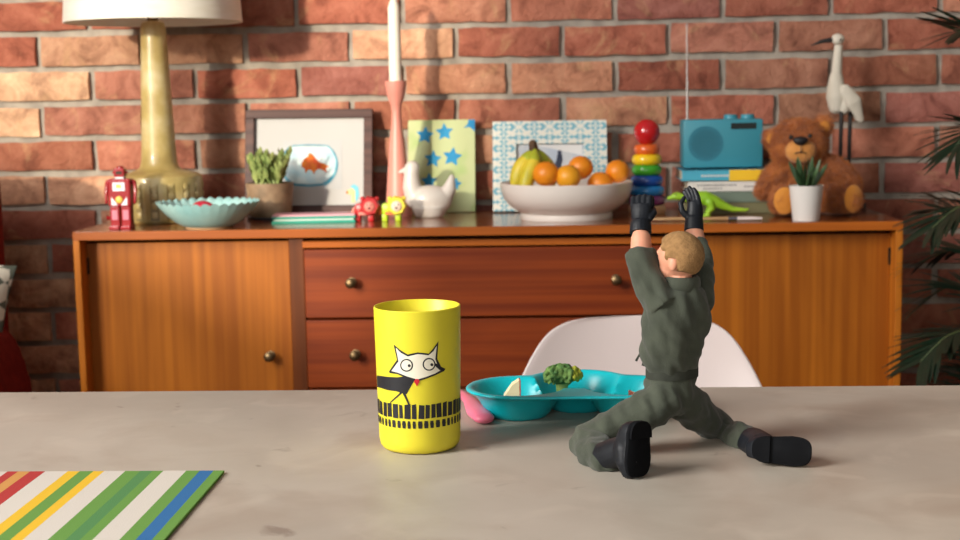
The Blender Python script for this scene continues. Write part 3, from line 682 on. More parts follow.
for pts in ([(-0.0323, 2.7400, 0.9136), (-0.0442, 2.7350, 0.8965), (-0.0600, 2.7300, 0.8756), (-0.0671, 2.7250, 0.8468)], [(-0.0284, 2.7350, 0.9137), (-0.0304, 2.7200, 0.8931), (-0.0403, 2.7100, 0.8705), (-0.0502, 2.7000, 0.8404)], [(-0.0246, 2.7450, 0.9132), (-0.0131, 2.7500, 0.8933), (-0.0016, 2.7600, 0.8750), (0.0040, 2.7800, 0.8501)]):
    P_ = []
    for i in range(13):
        t = i/12*3; a = min(2, int(t)); u = t-a; p0, p1, p2, p3 = [V(pts[max(0, min(3, a+q))]) for q in (-1, 0, 1, 2)]
        P_.append(.5*((2*p1)+(p2-p0)*u+(2*p0-5*p1+4*p2-p3)*u*u+(3*p1-p0-3*p2+p3)*u**3))
    rr = [3.2, 4, 5.6, 6.8, 7.6, 8, 8.2, 8.2, 8, 7.8, 7.4, 6.6, 5]
    MB().tube(P_, [q*k_ for q in rr], 7, round_ends=True).build('banana', M['banana'], bn, angle=70)
    MB().tube(P_[:5], [q*k_*1.03 for q in rr[:5]], 7, round_ends=True).build('green_end', M['banana_green'], bn, angle=70)
MB().tube([(-0.0322, 2.7400, 0.9272), (-0.0304, 2.7400, 0.9116)], [4.4*k_, 5.2*k_], 9, round_ends=True).build('stem', M['banana_tip'], bn)

# ------------------------------------------------------------------ stacking rings
rs = (0.1961, 2.8500, 0.7800); k = 0.0021; x, y, z = rs
sr = thing('stacking_rings', 'wooden stacking toy with rainbow rings and a red ball on top', 'stacking toy', rs)
M['birch'] = pmat('birch_wood', (196, 150, 108), (210, 166, 124), scale=3, stretch=(1, 1, 8), rough=0.5)
MB().lathe(rs, [(0, 0), (17*k, 0), (18*k, 2*k), (18*k, 6*k), (16.5*k, 8*k), (0, 8*k)], 32).build('base', M['birch'], sr)
MB().tube([(x, y, z+7*k), (x, y, z+74*k)], 3*k, 12).build('peg', M['birch'], sr)
zc = 8.0*k
for (c, r, h) in (((118, 44, 98), 17.6, 9.2), ((30, 120, 186), 17.2, 9.4), ((22, 74, 158), 16, 10), ((64, 160, 40), 14.6, 10), ((240, 196, 26), 14.6, 10.2), ((222, 98, 34), 12.6, 9.6)):
    m_ = pmat('ring_paint', c, tuple(min(255, q+8) for q in c), rough=0.25, coat=0.4); h_ = h*k; r_ = r*k
    MB().lathe((x, y, z+zc), [(3.4*k, 0), (r_-h_*.34, 0), (r_-h_*.1, h_*.14), (r_, h_*.5), (r_-h_*.1, h_*.86), (r_-h_*.34, h_), (3.4*k, h_), (3.4*k, 0)], 36).build('ring', m_, sr, angle=60)
    zc += h_
M['ball_red'] = pmat('ball_red', (190, 22, 30), (200, 30, 36), rough=0.16, coat=0.6)
MB().ball((x, y, z+zc+11.6*k), 12.6*k, 32, 20).build('ball', M['ball_red'], sr)

# ------------------------------------------------------------------ books and radio
M['bk_blue'] = pmat('book_cyan', (70, 168, 196), (82, 180, 206), rough=0.4); M['bk_yellow'] = pmat('book_yellow', (236, 190, 40), rough=0.4); M['bk_white'] = pmat('book_white', (222, 216, 208), rough=0.5)
M['bk_green'] = pmat('book_greygreen', (104, 120, 106), (116, 132, 116), rough=0.6); M['bk_olive'] = pmat('book_olive', (112, 108, 74), (126, 120, 84), rough=0.6)
M['pages'] = pmat('book_pages', (206, 190, 164), (224, 210, 186), scale=2, stretch=(1, 1, 400), rough=0.85)
M['grey_ink'] = pmat('grey_ink', (128, 122, 124), rough=0.7)
kb = 0.0020
BX = {}
zb = 0.7800
def book(px0, px1, h, mat, label, y0, y1, rot=0):
    global zb
    x0, x1 = px0, px1; hh = h*kb
    o = thing('book', label, 'book', ((x0+x1)/2, (y0+y1)/2, zb), 'books stacked under the radio')
    Mb = Matrix.Translation(((x0+x1)/2, (y0+y1)/2, zb)) @ Matrix.Rotation(math.radians(rot), 4, 'Z'); w = (x1-x0)/2; d = (y1-y0)/2; c = .0016
    for (a, b) in ((0, c), (hh-c, hh)):
        mb = MB().box((0, 0, (a+b)/2), (2*w, 2*d, b-a), .0004); mb.xf(Mb); mb.build('cover', M[mat], o, smooth=False)
    mb = MB().box((0, -d+.001, hh/2), (2*w, .002, hh), .0006); mb.xf(Mb); spn = mb.build('spine', M[mat], o, smooth=False)
    mb = MB().box((0, .002, hh/2), (2*w-.006, 2*d-.008, hh-2*c)); mb.xf(Mb); mb.build('pages', M['pages'], o, smooth=False)
    zb += hh; return o, spn, Mb, w, d, hh
b4 = book(0.2661, 0.4439, 11.4, 'bk_olive', 'olive green book at the bottom of the stack', 2.80, 2.955)
b3 = book(0.2760, 0.4397, 10.8, 'bk_green', 'grey-green book between the olive and the white book', 2.80, 2.955)
b2 = book(0.2740, 0.4337, 11, 'bk_white', 'white book with small grey print on its spine', 2.802, 2.955)
b1 = book(0.2622, 0.4393, 10.6, 'bk_blue', 'cyan and yellow book directly under the radio', 2.798, 2.955)
o, spn, Mb, w, d, hh = b1
mb = MB().box((w*.52, -d-.0002, hh/2), (w*.94, .0012, hh+.0004)); mb.xf(Mb); mb.build('yellow_band', M['bk_yellow'], spn, smooth=False)
for i in range(9):
    mb = MB().box((-w*.55+i*.0062, -d-.0002, hh*.48), (.0042, .0008, .0036)); mb.xf(Mb); mb.build('spine_print', M['bk_white'], spn, smooth=False)
o, spn, Mb, w, d, hh = b2
for i in range(14):
    mb = MB().box((-w*.74+i*.0056+rnd.uniform(-.0006, .0006), -d-.0002, hh*.60), (rnd.uniform(.0028, .0048), .0008, .0030)); mb.xf(Mb); mb.build('spine_print', M['grey_ink'], spn, smooth=False)
for i in range(7):
    mb = MB().box((-w*.60+i*.0056, -d-.0002, hh*.30), (rnd.uniform(.0028, .0046), .0008, .0026)); mb.xf(Mb); mb.build('spine_print', M['grey_ink'], spn, smooth=False)
for i in range(4):
    mb = MB().box((w*.42+i*.0066, -d-.0002, hh*.45), (.0046, .0008, .0022)); mb.xf(Mb); mb.build('spine_print', M['grey_ink'], spn, smooth=False)
M['radio'] = pmat('teal_plastic', (56, 140, 158), (62, 148, 166), scale=3, rough=0.45); M['radio_dark'] = pmat('teal_grille', (38, 114, 134), (44, 122, 142), scale=300, rough=0.6); M['lcd'] = pmat('lcd', (32, 40, 40), rough=0.2); M['chrome'] = pmat('chrome', (176, 172, 168), rough=0.4, metal=0.4)
rx0, rx1 = 0.2675, 0.4250; rz0 = zb; kr = 0.0020; rh = 48.5*kr
rx = (rx0+rx1)/2; rw = rx1-rx0
ra = thing('radio', 'teal portable radio with round speaker on a stack of books', 'radio', (rx, 2.865, rz0))
bd = MB().box((rx, 2.865, rz0+.003+rh/2), (rw, .08, rh-.001), .0035).build('case', M['radio'], ra)
mb = MB(); mb.lathe((0, 0, 0), [(0, -.002), (17.5*kr, -.002), (17.5*kr, .0006), (0, .0006)], 40); mb.xf(Matrix.Translation((rx0+22*kr, 2.825, rz0+26*kr)) @ Matrix.Rotation(math.pi/2, 4, 'X')); g = mb.build('speaker_grille', M['radio_dark'], ra, smooth=False)
mb = MB()
for i in range(-7, 8):
    for j in range(-7, 8):
        if i*i+j*j < 50: mb.box((rx0+22*kr+i*2*kr, 2.8241, rz0+26*kr+j*2*kr), (.0014, .001, .0014))
go = mb.build('grille_holes', M['lcd'], g, smooth=False); go['kind'] = 'stuff'
MB().box((rx0+59.5*kr, 2.8246, rz0+43*kr), (25*kr, .002, 6*kr), .0004).build('display', M['lcd'], ra, smooth=False)
for px in (49, 66):
    MB().lathe((rx0+px*kr, 2.862, rz0+rh+.002), [(0, 0), (7*kr, 0), (7*kr, 3*kr), (6.2*kr, 4.6*kr), (0, 4.8*kr)], 24).build('knob', M['radio'], ra)
for sx in (-1, 1): MB().box((rx+sx*rw*.36, 2.865, rz0+.0018), (.014, .06, .0036), .0008).build('rubber_foot', M['lcd'], ra, smooth=False)
az = 1.1600
an = MB(); xa = rx0+6*kr; zz0 = rz0+rh
an.tube([(xa, 2.872, zz0), (xa, 2.872, zz0+.08), (xa-.0004, 2.872, zz0+.0801), (xa-.001, 2.872, az-.005)], [.0020, .0020, .0014, .0011], 8); an.ball((xa-.001, 2.872, az-.003), .0022, 10, 8); an.lathe((xa, 2.872, zz0-.001), [(0, 0), (.005, 0), (.004, .006), (0, .006)], 12)
an.build('antenna', M['chrome'], ra)

# ------------------------------------------------------------------ toy dinosaur, paintbrush
M['dino'] = pmat('lime_dino', (134, 190, 36), (166, 206, 52), scale=24, rough=0.45, bump=0.2, bscale=160); M['dino_claw'] = pmat('dino_claw', (226, 226, 190), rough=0.5)
dc = (0.3036, 2.7450, 0.7800); k = 0.0020; x, y, z = dc
def P(a, b, c=0): return (x+a*k, y+c*k, z+b*k)
dn = thing('toy_dinosaur', 'lime green toy dinosaur with a long tail in front of the books', 'toy dinosaur', dc)
mb = MB()
mb.tube([P(-14, 16), P(-8, 18), P(0, 18), P(8, 15), P(16, 11), P(26, 7), P(38, 6), P(41, 7)], [5*k, 6.5*k, 7*k, 6*k, 4.2*k, 2.8*k, 1.8*k, 1.2*k], 16, round_ends=True)
mb.tube([P(-12, 17), P(-20, 19), P(-26, 20)], [5*k, 3.6*k, 3.4*k], 14, round_ends=True)
mb.ball(P(-28, 20.5), (6*k, 3.6*k, 3.8*k), 16, 10); mb.tube([P(-30, 20), P(-36, 18.6)], [3*k, 2*k], 12, round_ends=True)
for s in (-1, 1):
    mb.tube([P(3, 14, s*4), P(5, 8, s*5), P(1, 4, s*5), P(2, 1.8, s*5)], [5*k, 3.6*k, 2.2*k, 2*k], 10, round_ends=True); mb.tube([P(2, 1.6, s*5), P(-4, 1.4, s*5.4)], [2*k, 1.4*k], 8, round_ends=True)
    mb.tube([P(-12, 12, s*4), P(-14, 6, s*5), P(-13, 1.8, s*5)], [3.6*k, 2.4*k, 1.8*k], 10, round_ends=True); mb.tube([P(-13, 1.5, s*5), P(-17, 1.4, s*5)], [1.7*k, 1.2*k], 8, round_ends=True)
blob(mb, 'body', M['dino'], dn, .0014, 3)
mb = MB()
for i in range(10): a = -14+i*3.4; mb.ball(P(a, (23.4 if i < 5 else 23.4-(i-4)*1.9)+.4, 0), (1.4*k, .8*k, 1.6*k), 8, 6)
mb.build('back_ridge', M['lime'], dn)
for s in (-1, 1): MB().ball(P(-29.5, 22.4, s*3), .8*k, 8, 6).build('eye', M['ink'], dn)
M['brush_handle'] = pmat('brush_handle', (176, 136, 92), (190, 152, 108), scale=3, stretch=(8, 1, 1), rough=0.5); M['ferrule'] = pmat('ferrule', (150, 158, 172), rough=0.25, metal=0.9); M['bristle'] = pmat('white_bristle', (226, 208, 204), (238, 224, 220), scale=2, stretch=(1, 60, 60), rough=0.8)
ba = (0.1921, 2.6550, 0.7800); k = 0.0019
br_ = thing('paintbrush', 'flat paintbrush with white bristles lying at the sideboard edge', 'paintbrush', (0.3043, 2.6500, 0.7800))
h0, h1, f1, t1 = [V(q)+V((0, 0, .0042)) for q in ((0.1925, 2.6600, 0.7800), (0.3343, 2.6500, 0.7800), (0.3509, 2.6480, 0.7800), (0.3971, 2.6450, 0.7800))]
MB().tube([h0, h0.lerp(h1, .3), h0.lerp(h1, .75), h1], [.0022, .0038, .0032, .0040], 12, round_ends=True, squash=(1, 1.4, 1)).build('handle', M['brush_handle'], br_)
MB().tube([h1, f1], [.0042, .0042], 12, squash=(1, 1.8, .9)).build('ferrule', M['ferrule'], br_)
MB().tube([f1, f1.lerp(t1, .5), t1], [.0040, .0042, .0026], 14, squash=(1, 2.0, .9)).build('bristles', M['bristle'], br_)

# ------------------------------------------------------------------ teddy bear
M['fur'] = pmat('brown_fur', (162, 90, 36), (200, 122, 54), scale=30, rough=0.9, sheen=0.4, c3=(182, 104, 44)); M['fur_pad'] = pmat('golden_pad', (204, 128, 40), (216, 142, 52), scale=20, rough=0.85, sheen=0.3); M['muzzle'] = pmat('muzzle_fur', (200, 132, 62), (214, 148, 78), scale=40, rough=0.9, sheen=0.3)
tc_ = (0.4973, 2.7850, 0.7800); k = 0.0019; x, y, z = tc_
def P(a, b, c=0): return (x+a*k, y+c*k, z+b*k)
bear = thing('teddy_bear', 'brown fluffy teddy bear sitting beside the books', 'teddy bear', tc_)
mb = MB()
mb.ball(P(-1, 30, 6), (31*k, 25*k, 32*k), 28, 18)                                   # body
mb.ball(P(-6, 72, -4), (29*k, 25*k, 25*k), 28, 18)                                  # head
mb.ball(P(-32, 78, 0), (9*k, 6*k, 10*k), 16, 10); mb.ball(P(21, 90, 2), (9.5*k, 6*k, 10.5*k), 16, 10)
mb.tube([P(-20, 48, -2), P(-34, 36, -8), P(-42, 26, -14)], [11*k, 11*k, 9*k], 14, round_ends=True)
mb.tube([P(20, 50, -2), P(36, 44, -6), P(46, 32, -14)], [12*k, 12*k, 10*k], 14, round_ends=True)
mb.tube([P(-14, 15, -4), P(-22, 16, -24), P(-25, 17, -34)], [14*k, 15*k, 14*k], 16, round_ends=True, squash=(1, 1, 1.05))
mb.tube([P(14, 15, -4), P(32, 16, -20), P(39, 17, -32)], [14*k, 15.5*k, 14.5*k], 16, round_ends=True, squash=(1, 1, 1.05))
zmin = z
mb.v = [V((p.x, p.y, max(p.z, zmin+.001))) for p in mb.v]
def furn(p, q): return .0022*noise.noise(p*70)+.0016*noise.noise(p*190)+.0010*noise.noise(p*420)
bb = blob(mb, 'body', M['fur'], bear, .0026, 4, disp=furn, floor=SZ+.0004)
vs = bb.data.vertices; bb.data.update()
fr_ = random.Random(3); fv = []; ff = []
polys = bb.data.polygons
for pgn in polys:
    for _ in range(2):
        ii = list(pgn.vertices); wts = [fr_.random() for _ in ii]; sw = sum(wts); c = V((0, 0, 0)); nr = V((0, 0, 0))
        for q, ww in zip(ii, wts): c += vs[q].co*(ww/sw); nr += vs[q].normal*(ww/sw)
        if c.z < .006: continue
        d = (nr+V((fr_.gauss(0, .45), fr_.gauss(0, .45), fr_.gauss(-.35, .45)))).normalized(); s = d.cross(V((fr_.gauss(0, 1), fr_.gauss(0, 1), fr_.gauss(0, 1)))).normalized()*.0005
        L_ = fr_.uniform(.005, .011); n0 = len(fv); tip_ = c+d*L_; tip_.z = max(tip_.z, .004); fv += [c-s-nr*.0005, c+s-nr*.0005, tip_]; ff.append((n0, n0+1, n0+2))
me = bpy.data.meshes.new('fur'); me.from_pydata(fv, [], ff); me.update()
fo_ = link('fur', me, M['fur'], bear, False, ORG[bear.name]); fo_['kind'] = 'stuff'
hm = MB().ball(P(-7, 66, -25), (16*k, 11*k, 13*k), 24, 16); hm = blob(hm, 'muzzle', M['muzzle'], bear, .0018, 2, disp=lambda p, q: .0008*noise.noise(p*260))
MB().ball(P(-9, 76.5, -35), (7.4*k, 4.4*k, 4.6*k), 18, 12, fn=lambda p: V((p.x*(1+.25*p.z), p.y, p.z))).build('nose', M['ink'], bear)
mb = MB(); mb.tube([P(-9, 72, -38), P(-9, 66, -38.4)], .5*k, 6); mb.tube([P(-15, 64, -36), P(-9, 65.6, -38), P(-3, 64, -36)], .5*k, 6); mb.build('mouth', M['ink'], bear)
for (a, b, c) in ((-17, 80, -26), (2, 81, -27)): MB().ball(P(a, b, c), 2.4*k, 12, 8).build('eye', M['ink'], bear)
for (a, b, c) in ((-32.5, 78, -5.6), (21, 90, -3.6)): MB().ball(P(a, b, c), (5.6*k, 2*k, 6.4*k), 14, 10).build('inner_ear', M['fur_pad'], bear)
def pad(c, dirx, rx_, rz_):
    Mx = Matrix.Translation(c) @ Matrix.Rotation(dirx, 4, 'Z'); mb = MB().ball((0, 0, 0), (rx_, 3.4*k, rz_), 22, 14); mb.xf(Mx); mb.build('foot_pad', M['fur_pad'], bear)
pad(P(-26, 17, -46), -.15, 11*k, 14*k); pad(P(43, 18, -43), .42, 11*k, 14*k)

# ------------------------------------------------------------------ aloe in white pot
M['white_pot'] = pmat('white_pot', (240, 236, 230), (243, 239, 234), rough=0.4); M['aloe'] = pmat('aloe_leaf', (44, 74, 46), (84, 112, 70), scale=30, stretch=(1, 1, .2), rough=0.4)
ac = (0.4780, 2.6400, 0.7800); k = 0.0019; x, y, z = ac
al = thing('potted_aloe', 'small dark green aloe in a plain white pot before the bear', 'potted plant', ac)
MB().lathe(ac, [(0, 0), (12.6*k, 0), (13*k, .6*k), (16.6*k, 33.6*k), (17*k, 34.6*k), (15.6*k, 34.6*k), (14.8*k, 30*k), (0, 30*k)], 36).build('pot', M['white_pot'], al)
MB().lathe((x, y, z+29.6*k), [(0, 1.4*k), (14.8*k, .8*k), (14.6*k, 0), (0, 0)], 20).build('soil', M['soil'], al)
pr = random.Random(11)
for i in range(17):
    a = i*2.4; tl = .12+.75*(i/17); L_ = (33-6*(i/17)+pr.uniform(-3, 3))*k; mb = MB()
    blade(mb, (x+math.cos(a)*2.5*k, y+math.sin(a)*2.5*k, z+30*k), (math.cos(a)*tl, math.sin(a)*tl, 1), L_, 3.2*k, .12, up=(math.cos(a+1.57), math.sin(a+1.57), .1), th=.4, n=6)
    mb.build('leaf', M['aloe'], al, angle=60)

# ------------------------------------------------------------------ wooden wading bird
M['bird'] = pmat('whitewashed_wood', (206, 196, 178), (222, 214, 198), scale=30, stretch=(1, 1, .3), rough=0.7, bump=0.1, bscale=120); M['bird_dark'] = pmat('black_stain', (34, 30, 30), (46, 40, 38), scale=40, rough=0.6)
kb2 = 0.0021
bx_, by_, bz_ = (0.6051, 2.9050, 0.7800)
bx_ += .003
bird = thing('wading_bird', 'carved white wooden wading bird on black legs behind the bear', 'ornament', (bx_, by_, bz_))
def B(px, pz, c=0): return V((bx_+(px-850)*kb2*.97, by_+c*kb2, bz_+max(.008, (213-pz)*kb2*.945)))
mb = MB()
mb.tube([B(838, 108), B(838, 98), B(838, 88), B(838, 78)], [7.5*kb2, 9.6*kb2, 8.6*kb2, 6.6*kb2], 14, round_ends=True, squash=(1, .9, 1)); mb.tube([B(846, 110), B(850, 101), B(850, 94)], [7*kb2, 9*kb2, 5*kb2], 14, round_ends=True)
blob(mb, 'body', M['bird'], bird, .002, 2)
MB().tube([B(838, 84), B(838, 79), B(840, 46)], [5.8*kb2, 5.6*kb2, 4.0*kb2], 12).build('neck', M['bird'], bird)
mb = MB().ball(B(839, 40), (6.4*kb2, 4.6*kb2, 5.4*kb2), 18, 12); hd = mb.build('head', M['bird'], bird)
MB().tube([B(834, 40.5), B(823, 42), B(813, 46)], [2.6*kb2, 1.9*kb2, .5*kb2], 10, round_ends=True).build('beak', M['bird_dark'], hd)
MB().ball(B(841, 41, -4.2), 1.1*kb2, 8, 6).build('eye', M['bird_dark'], hd)
mb = MB(); mb.tube([B(846, 92, -7), B(854, 104, -7), B(862, 122, -5)], [6*kb2, 8*kb2, 3*kb2], 12, round_ends=True, squash=(1, .55, 1)); blob(mb, 'wing', M['bird'], bird, .0018, 2)
mb = MB(); mb.tube([B(846, 92, 7), B(854, 104, 7), B(862, 122, 5)], [6*kb2, 8*kb2, 3*kb2], 12, round_ends=True, squash=(1, .55, 1)); blob(mb, 'wing', M['bird'], bird, .0018, 2)
for (px, c) in ((843, -3), (853, 3)):
    MB().tube([B(px, 113, c), B(px-.5, 160, c), B(px-1, 210, c)], [2.1*kb2, 1.9*kb2, 1.9*kb2], 10).build('leg', M['bird_dark'], bird)
MB().box((bx_, by_, bz_+.006), (.07, .05, .012), .002).build('stand', M['bird_dark'], bird, smooth=False)

# ------------------------------------------------------------------ palm at the right
M['palm'] = pmat('palm_leaf', (8, 28, 18), (18, 46, 27), scale=20, rough=0.5); M['palm_stem'] = pmat('palm_stem', (58, 74, 40), (80, 88, 50), scale=20, rough=0.6); M['planter'] = pmat('grey_planter', (70, 68, 66), (84, 80, 76), scale=6, rough=0.7)
PYY = 2.42
ppx = 0.8200
palm = thing('potted_palm', 'feathery dark green palm beside the right end of the sideboard', 'potted palm', (ppx, PYY, 0))
MB().lathe((ppx, PYY, 0), [(0, 0), (.10, 0), (.125, .26), (.132, .28), (.118, .28), (.112, .24), (0, .24)], 28).build('planter', M['planter'], palm)
MB().lathe((ppx, PYY, .24), [(0, .012), (.112, .005), (.11, -.002), (0, -.002)], 20).build('soil', M['soil'], palm)
lv = []; lf = []
for i in range(6):
    t = i/5; w_ = .010*math.sin(math.pi*(.12+.86*t))**.7; zc_ = -.10*t*t
    lv += [V((t, -w_/.17, zc_)), V((t, 0, zc_+.006)), V((t, w_/.17, zc_))]
for i in range(5):
    a = 3*i; lf += [(a, a+1, a+4, a+3), (a+1, a+2, a+5, a+4)]
leaf_me = bpy.data.meshes.new('leaflet'); leaf_me.from_pydata(lv, [], lf); leaf_me.update(); leaf_me.materials.append(M['palm']); leaf_me.shade_smooth()
pr = random.Random(17)
crown = V((ppx, PYY, .30))
def frond(pts, n, Lf):
    P_ = [crown+V((pr.uniform(-.02, .02), pr.uniform(-.02, .02), -.05))]+[V(q) for q in pts]
    C_ = []
    for s in range(len(P_)-1):
        p0, p1, p2, p3 = [P_[max(0, min(len(P_)-1, s+q))] for q in (-1, 0, 1, 2)]
        for i in range(8):
            u = i/8; C_.append(.5*((2*p1)+(p2-p0)*u+(2*p0-5*p1+4*p2-p3)*u*u+(3*p1-p0-3*p2+p3)*u**3))
    C_.append(P_[-1])
    st_ = MB().tube(C_, [lerp(.005, .0012, i/(len(C_)-1)) for i in range(len(C_))], 6).build('frond', M['palm_stem'], palm)
    m0 = len(C_)
    for j in range(n):
        for sd in (-1, 1):
            t = .42+.58*(j+.5*(sd > 0)*.6)/n; f_ = t*(m0-1); i0 = min(m0-2, int(f_)); p = C_[i0].lerp(C_[i0+1], f_-i0); d = (C_[i0+1]-C_[i0]).normalized()
            side = d.cross(V((0, 0, 1)))
            if side.length < .05: side = V((0, 1, 0))
            side.normalize(); upv = side.cross(d)
            dr_ = (d*.85+side*sd*.75+upv*pr.uniform(.0, .25)+V((0, 0, pr.uniform(-.22, .02)))).normalized()
            L_ = Lf*(.55+.45*math.sin(math.pi*min(1, (t-.35)*1.45)))*pr.uniform(.85, 1.1)
            ax = dr_; ay = ax.cross(upv).normalized(); az_ = ax.cross(ay)*-1
            R_ = Matrix((ax*L_, ay*.12, az_*L_)).transposed().to_4x4()
            o = bpy.data.objects.new('leaflet', leaf_me); col.objects.link(o); o.parent = st_
            R_.translation = p-ORG[palm.name]; o.matrix_local = R_
frond([(0.7990, 2.4200, 0.9145), (0.7520, 2.4000, 1.0657), (0.7087, 2.3800, 1.1150), (0.6734, 2.3700, 1.1120)], 14, .10)
frond([(0.7981, 2.4200, 0.8297), (0.7428, 2.3600, 0.9424), (0.6930, 2.3300, 0.9554), (0.6557, 2.3200, 0.9206)], 15, .10)
frond([(0.8045, 2.4200, 0.7268), (0.7401, 2.3400, 0.8117), (0.6712, 2.3000, 0.8322), (0.6139, 2.2800, 0.7975)], 18, .11)
frond([(0.8021, 2.4200, 0.6924), (0.7795, 2.4600, 0.7487), (0.7247, 2.5000, 0.8036), (0.6848, 2.5200, 0.8097)], 16, .10)
frond([(0.8108, 2.4200, 0.9648), (0.8510, 2.3600, 1.0951), (0.9140, 2.3200, 1.1239), (0.9863, 2.3000, 1.0587)], 13, .13)
frond([(0.8148, 2.4200, 0.8294), (0.8890, 2.5000, 0.9621), (0.9932, 2.5500, 0.9771), (1.0955, 2.5800, 0.9036)], 13, .13)

frond([(0.8012, 2.4200, 0.6056), (0.7649, 2.4600, 0.6523), (0.7156, 2.5000, 0.6739), (0.6690, 2.5200, 0.6446)], 16, .11)
frond([(0.7984, 2.4200, 0.5882), (0.7269, 2.3600, 0.6164), (0.6579, 2.3200, 0.6154), (0.6046, 2.3000, 0.5743)], 16, .11)
frond([(0.8002, 2.4200, 0.6404), (0.7756, 2.5000, 0.7143), (0.7365, 2.5600, 0.7331), (0.6833, 2.6000, 0.7035)], 16, .11)
# thick foliage lower down, too many fine leaflets to count
bk = MB()
for i in range(13):
    st = V((ppx+pr.uniform(-.05, .03), PYY+pr.uniform(.0, .08), pr.uniform(.30, .42)))
    en = V((pr.uniform(.70, .92), pr.uniform(2.55, 2.88), pr.uniform(.34, .74))); mid = (st+en)/2+V((0, 0, .10)); pts_ = [st*(1-t)**2+mid*(2*t*(1-t))+en*t*t for t in [q/16 for q in range(17)]]
    bk.tube(pts_, [lerp(.004, .0012, q/16) for q in range(17)], 5)
    for q in range(3, 17):
        d = (pts_[min(16, q+1)]-pts_[q-1]).normalized(); sd = d.cross(V((0, 0, 1))).normalized()
        for sg in (-1, 1): blade(bk, pts_[q], d*.8+sd*sg*.8+V((0, 0, pr.uniform(-.5, .1))), pr.uniform(.08, .13), .0075, -.12, th=.08, n=3)
bko = bk.build('back_foliage', M['palm'], palm, angle=60); bko['kind'] = 'stuff'
# ------------------------------------------------------------------ red armchair and cushion at the left
M['redfab'] = pmat('red_upholstery', (104, 18, 14), (120, 26, 20), scale=60, rough=0.9, bump=0.15, bscale=500, spec=0.2)
ax1 = -1.1019
ac_ = thing('armchair', 'dark red upholstered armchair beside the left end of the sideboard', 'armchair', (ax1-.36, 2.42, 0))
mb = MB().box((ax1-.36, 2.74, .60), (.72, .14, .62), .05); mb.xf(Matrix.Identity(4)); mb.build('backrest', M['redfab'], ac_)
MB().box((ax1-.36, 2.36, .33), (.60, .62, .20), .05).build('seat', M['redfab'], ac_)
xt, xb = -1.0353, -0.9902
zt_, zb_ = 0.6086, 0.4796
for s_, sh_ in ((1, 0.0), (-1, 1)):
    # sloping padded arm, wider towards the seat
    sec = [(xt-.045, .12), (xt-.045, zt_-.03), (xt-.035, zt_-.006), (xt-.015, zt_), (xt+.006, zt_-.02), (xt*.5+xb*.5, zt_*.5+zb_*.5+.01), (xb-.006, zb_+.012), (xb, zb_-.04), (xb-.01, .12)]
    if s_ < 0: sec = [(2*(ax1-.36)-a_, b_) for a_, b_ in sec]
    mb = MB(); mb.loft([[V((a_, yy, b_)) for a_, b_ in sec] for yy in (2.08, 2.2, 2.4, 2.6)]); blob(mb, 'arm', M['redfab'], ac_, .008, 3)
for sx in (-.28, .28):
    for yy in (2.1, 2.7): MB().tube([(ax1-.36+sx, yy, 0), (ax1-.36+sx, yy, .24)], [.014, .022], 12).build('leg', M['case_wood'], ac_)
def cushion_mat():
    m = pmat('cushion_print', (206, 196, 176), rough=0.9); nt = m.node_tree; L = nt.links.new; b = nt.nodes['Principled BSDF']
    tc = [n for n in nt.nodes if n.type == 'TEX_COORD'][0]; w = nt.nodes.new('ShaderNodeTexChecker'); w.inputs['Scale'].default_value = 34
    mp = nt.nodes.new('ShaderNodeMapping'); mp.inputs['Rotation'].default_value = (0, math.radians(28), 0); L(tc.outputs['Object'], mp.inputs[0]); L(mp.outputs[0], w.inputs[0])
    w.inputs[1].default_value = lin((210, 200, 182)); w.inputs[2].default_value = lin((88, 92, 80)); L(w.outputs[0], b.inputs['Base Color']); return m
M['cushion'] = cushion_mat()
S_ = .105
ctr = Matrix.Rotation(math.radians(10), 4, 'Y') @ Matrix.Rotation(math.radians(-6), 4, 'X')
cuc = V((-1.0095, 2.5750, 0.7174))-(ctr @ V((S_*.97, 0, S_*.97)))
Mc = Matrix.Translation(cuc) @ ctr
mb = MB(); rings = []
for i in range(17):
    u = -1+2*i/16; row = []
    for j in range(17):
        v_ = -1+2*j/16; t = (1-u**4)*(1-v_**4); pin = 1-.06*(1-abs(u)**2)*0
        row.append((u, v_, t))
    rings.append(row)
vv = []; fc = []
for sg in (-1, 1):
    o0 = len(vv)
    for row in rings:
        for (u, v_, t) in row: vv.append(Mc @ V((S_*u*(1-.08*(1-v_*v_)), sg*(.002+.042*t**.6), S_*v_*(1-.08*(1-u*u)))))
    for i in range(16):
        for j in range(16):
            a = o0+i*17+j; q = (a, a+1, a+18, a+17); fc.append(q if sg < 0 else q[::-1])
mb.add(vv, fc); cu = mb.build('cushion', M['cushion'], None, loc=cuc); tag(cu, 'cushion with a cream and grey-green geometric print on the red armchair', 'cushion')

# ------------------------------------------------------------------ yellow cup with the printed cat
M['cup'] = pmat('yellow_plastic', (226, 212, 46), (228, 214, 52), scale=3, rough=0.42, sss=0.0); M['print_black'] = pmat('print_black', (24, 24, 30), rough=0.45); M['print_white'] = pmat('print_white', (232, 226, 206), rough=0.45); M['print_red'] = pmat('print_red', (200, 30, 44), rough=0.45)
CP = V((-0.1075, 1.105, TZ)); RB, RT, CH = .0328, .0348, .1155
cup = thing('cup', 'yellow plastic cup printed with a white-faced cat on a fence', 'cup', CP)
MB().lathe(CP, [(0, 0), (.0262, 0), (.0295, .0012), (.0318, .0040), (.0328, .009), (RT, CH-.0006), (RT-.0005, CH), (RT-.0012, CH), (RT-.0018, CH-.0008), (RB-.0018, .010), (.028, .004), (0, .0035)], 72).build('body', M['cup'], cup)
AZM = math.atan2(-1.105, .1075)                  # towards the viewer's side of the table
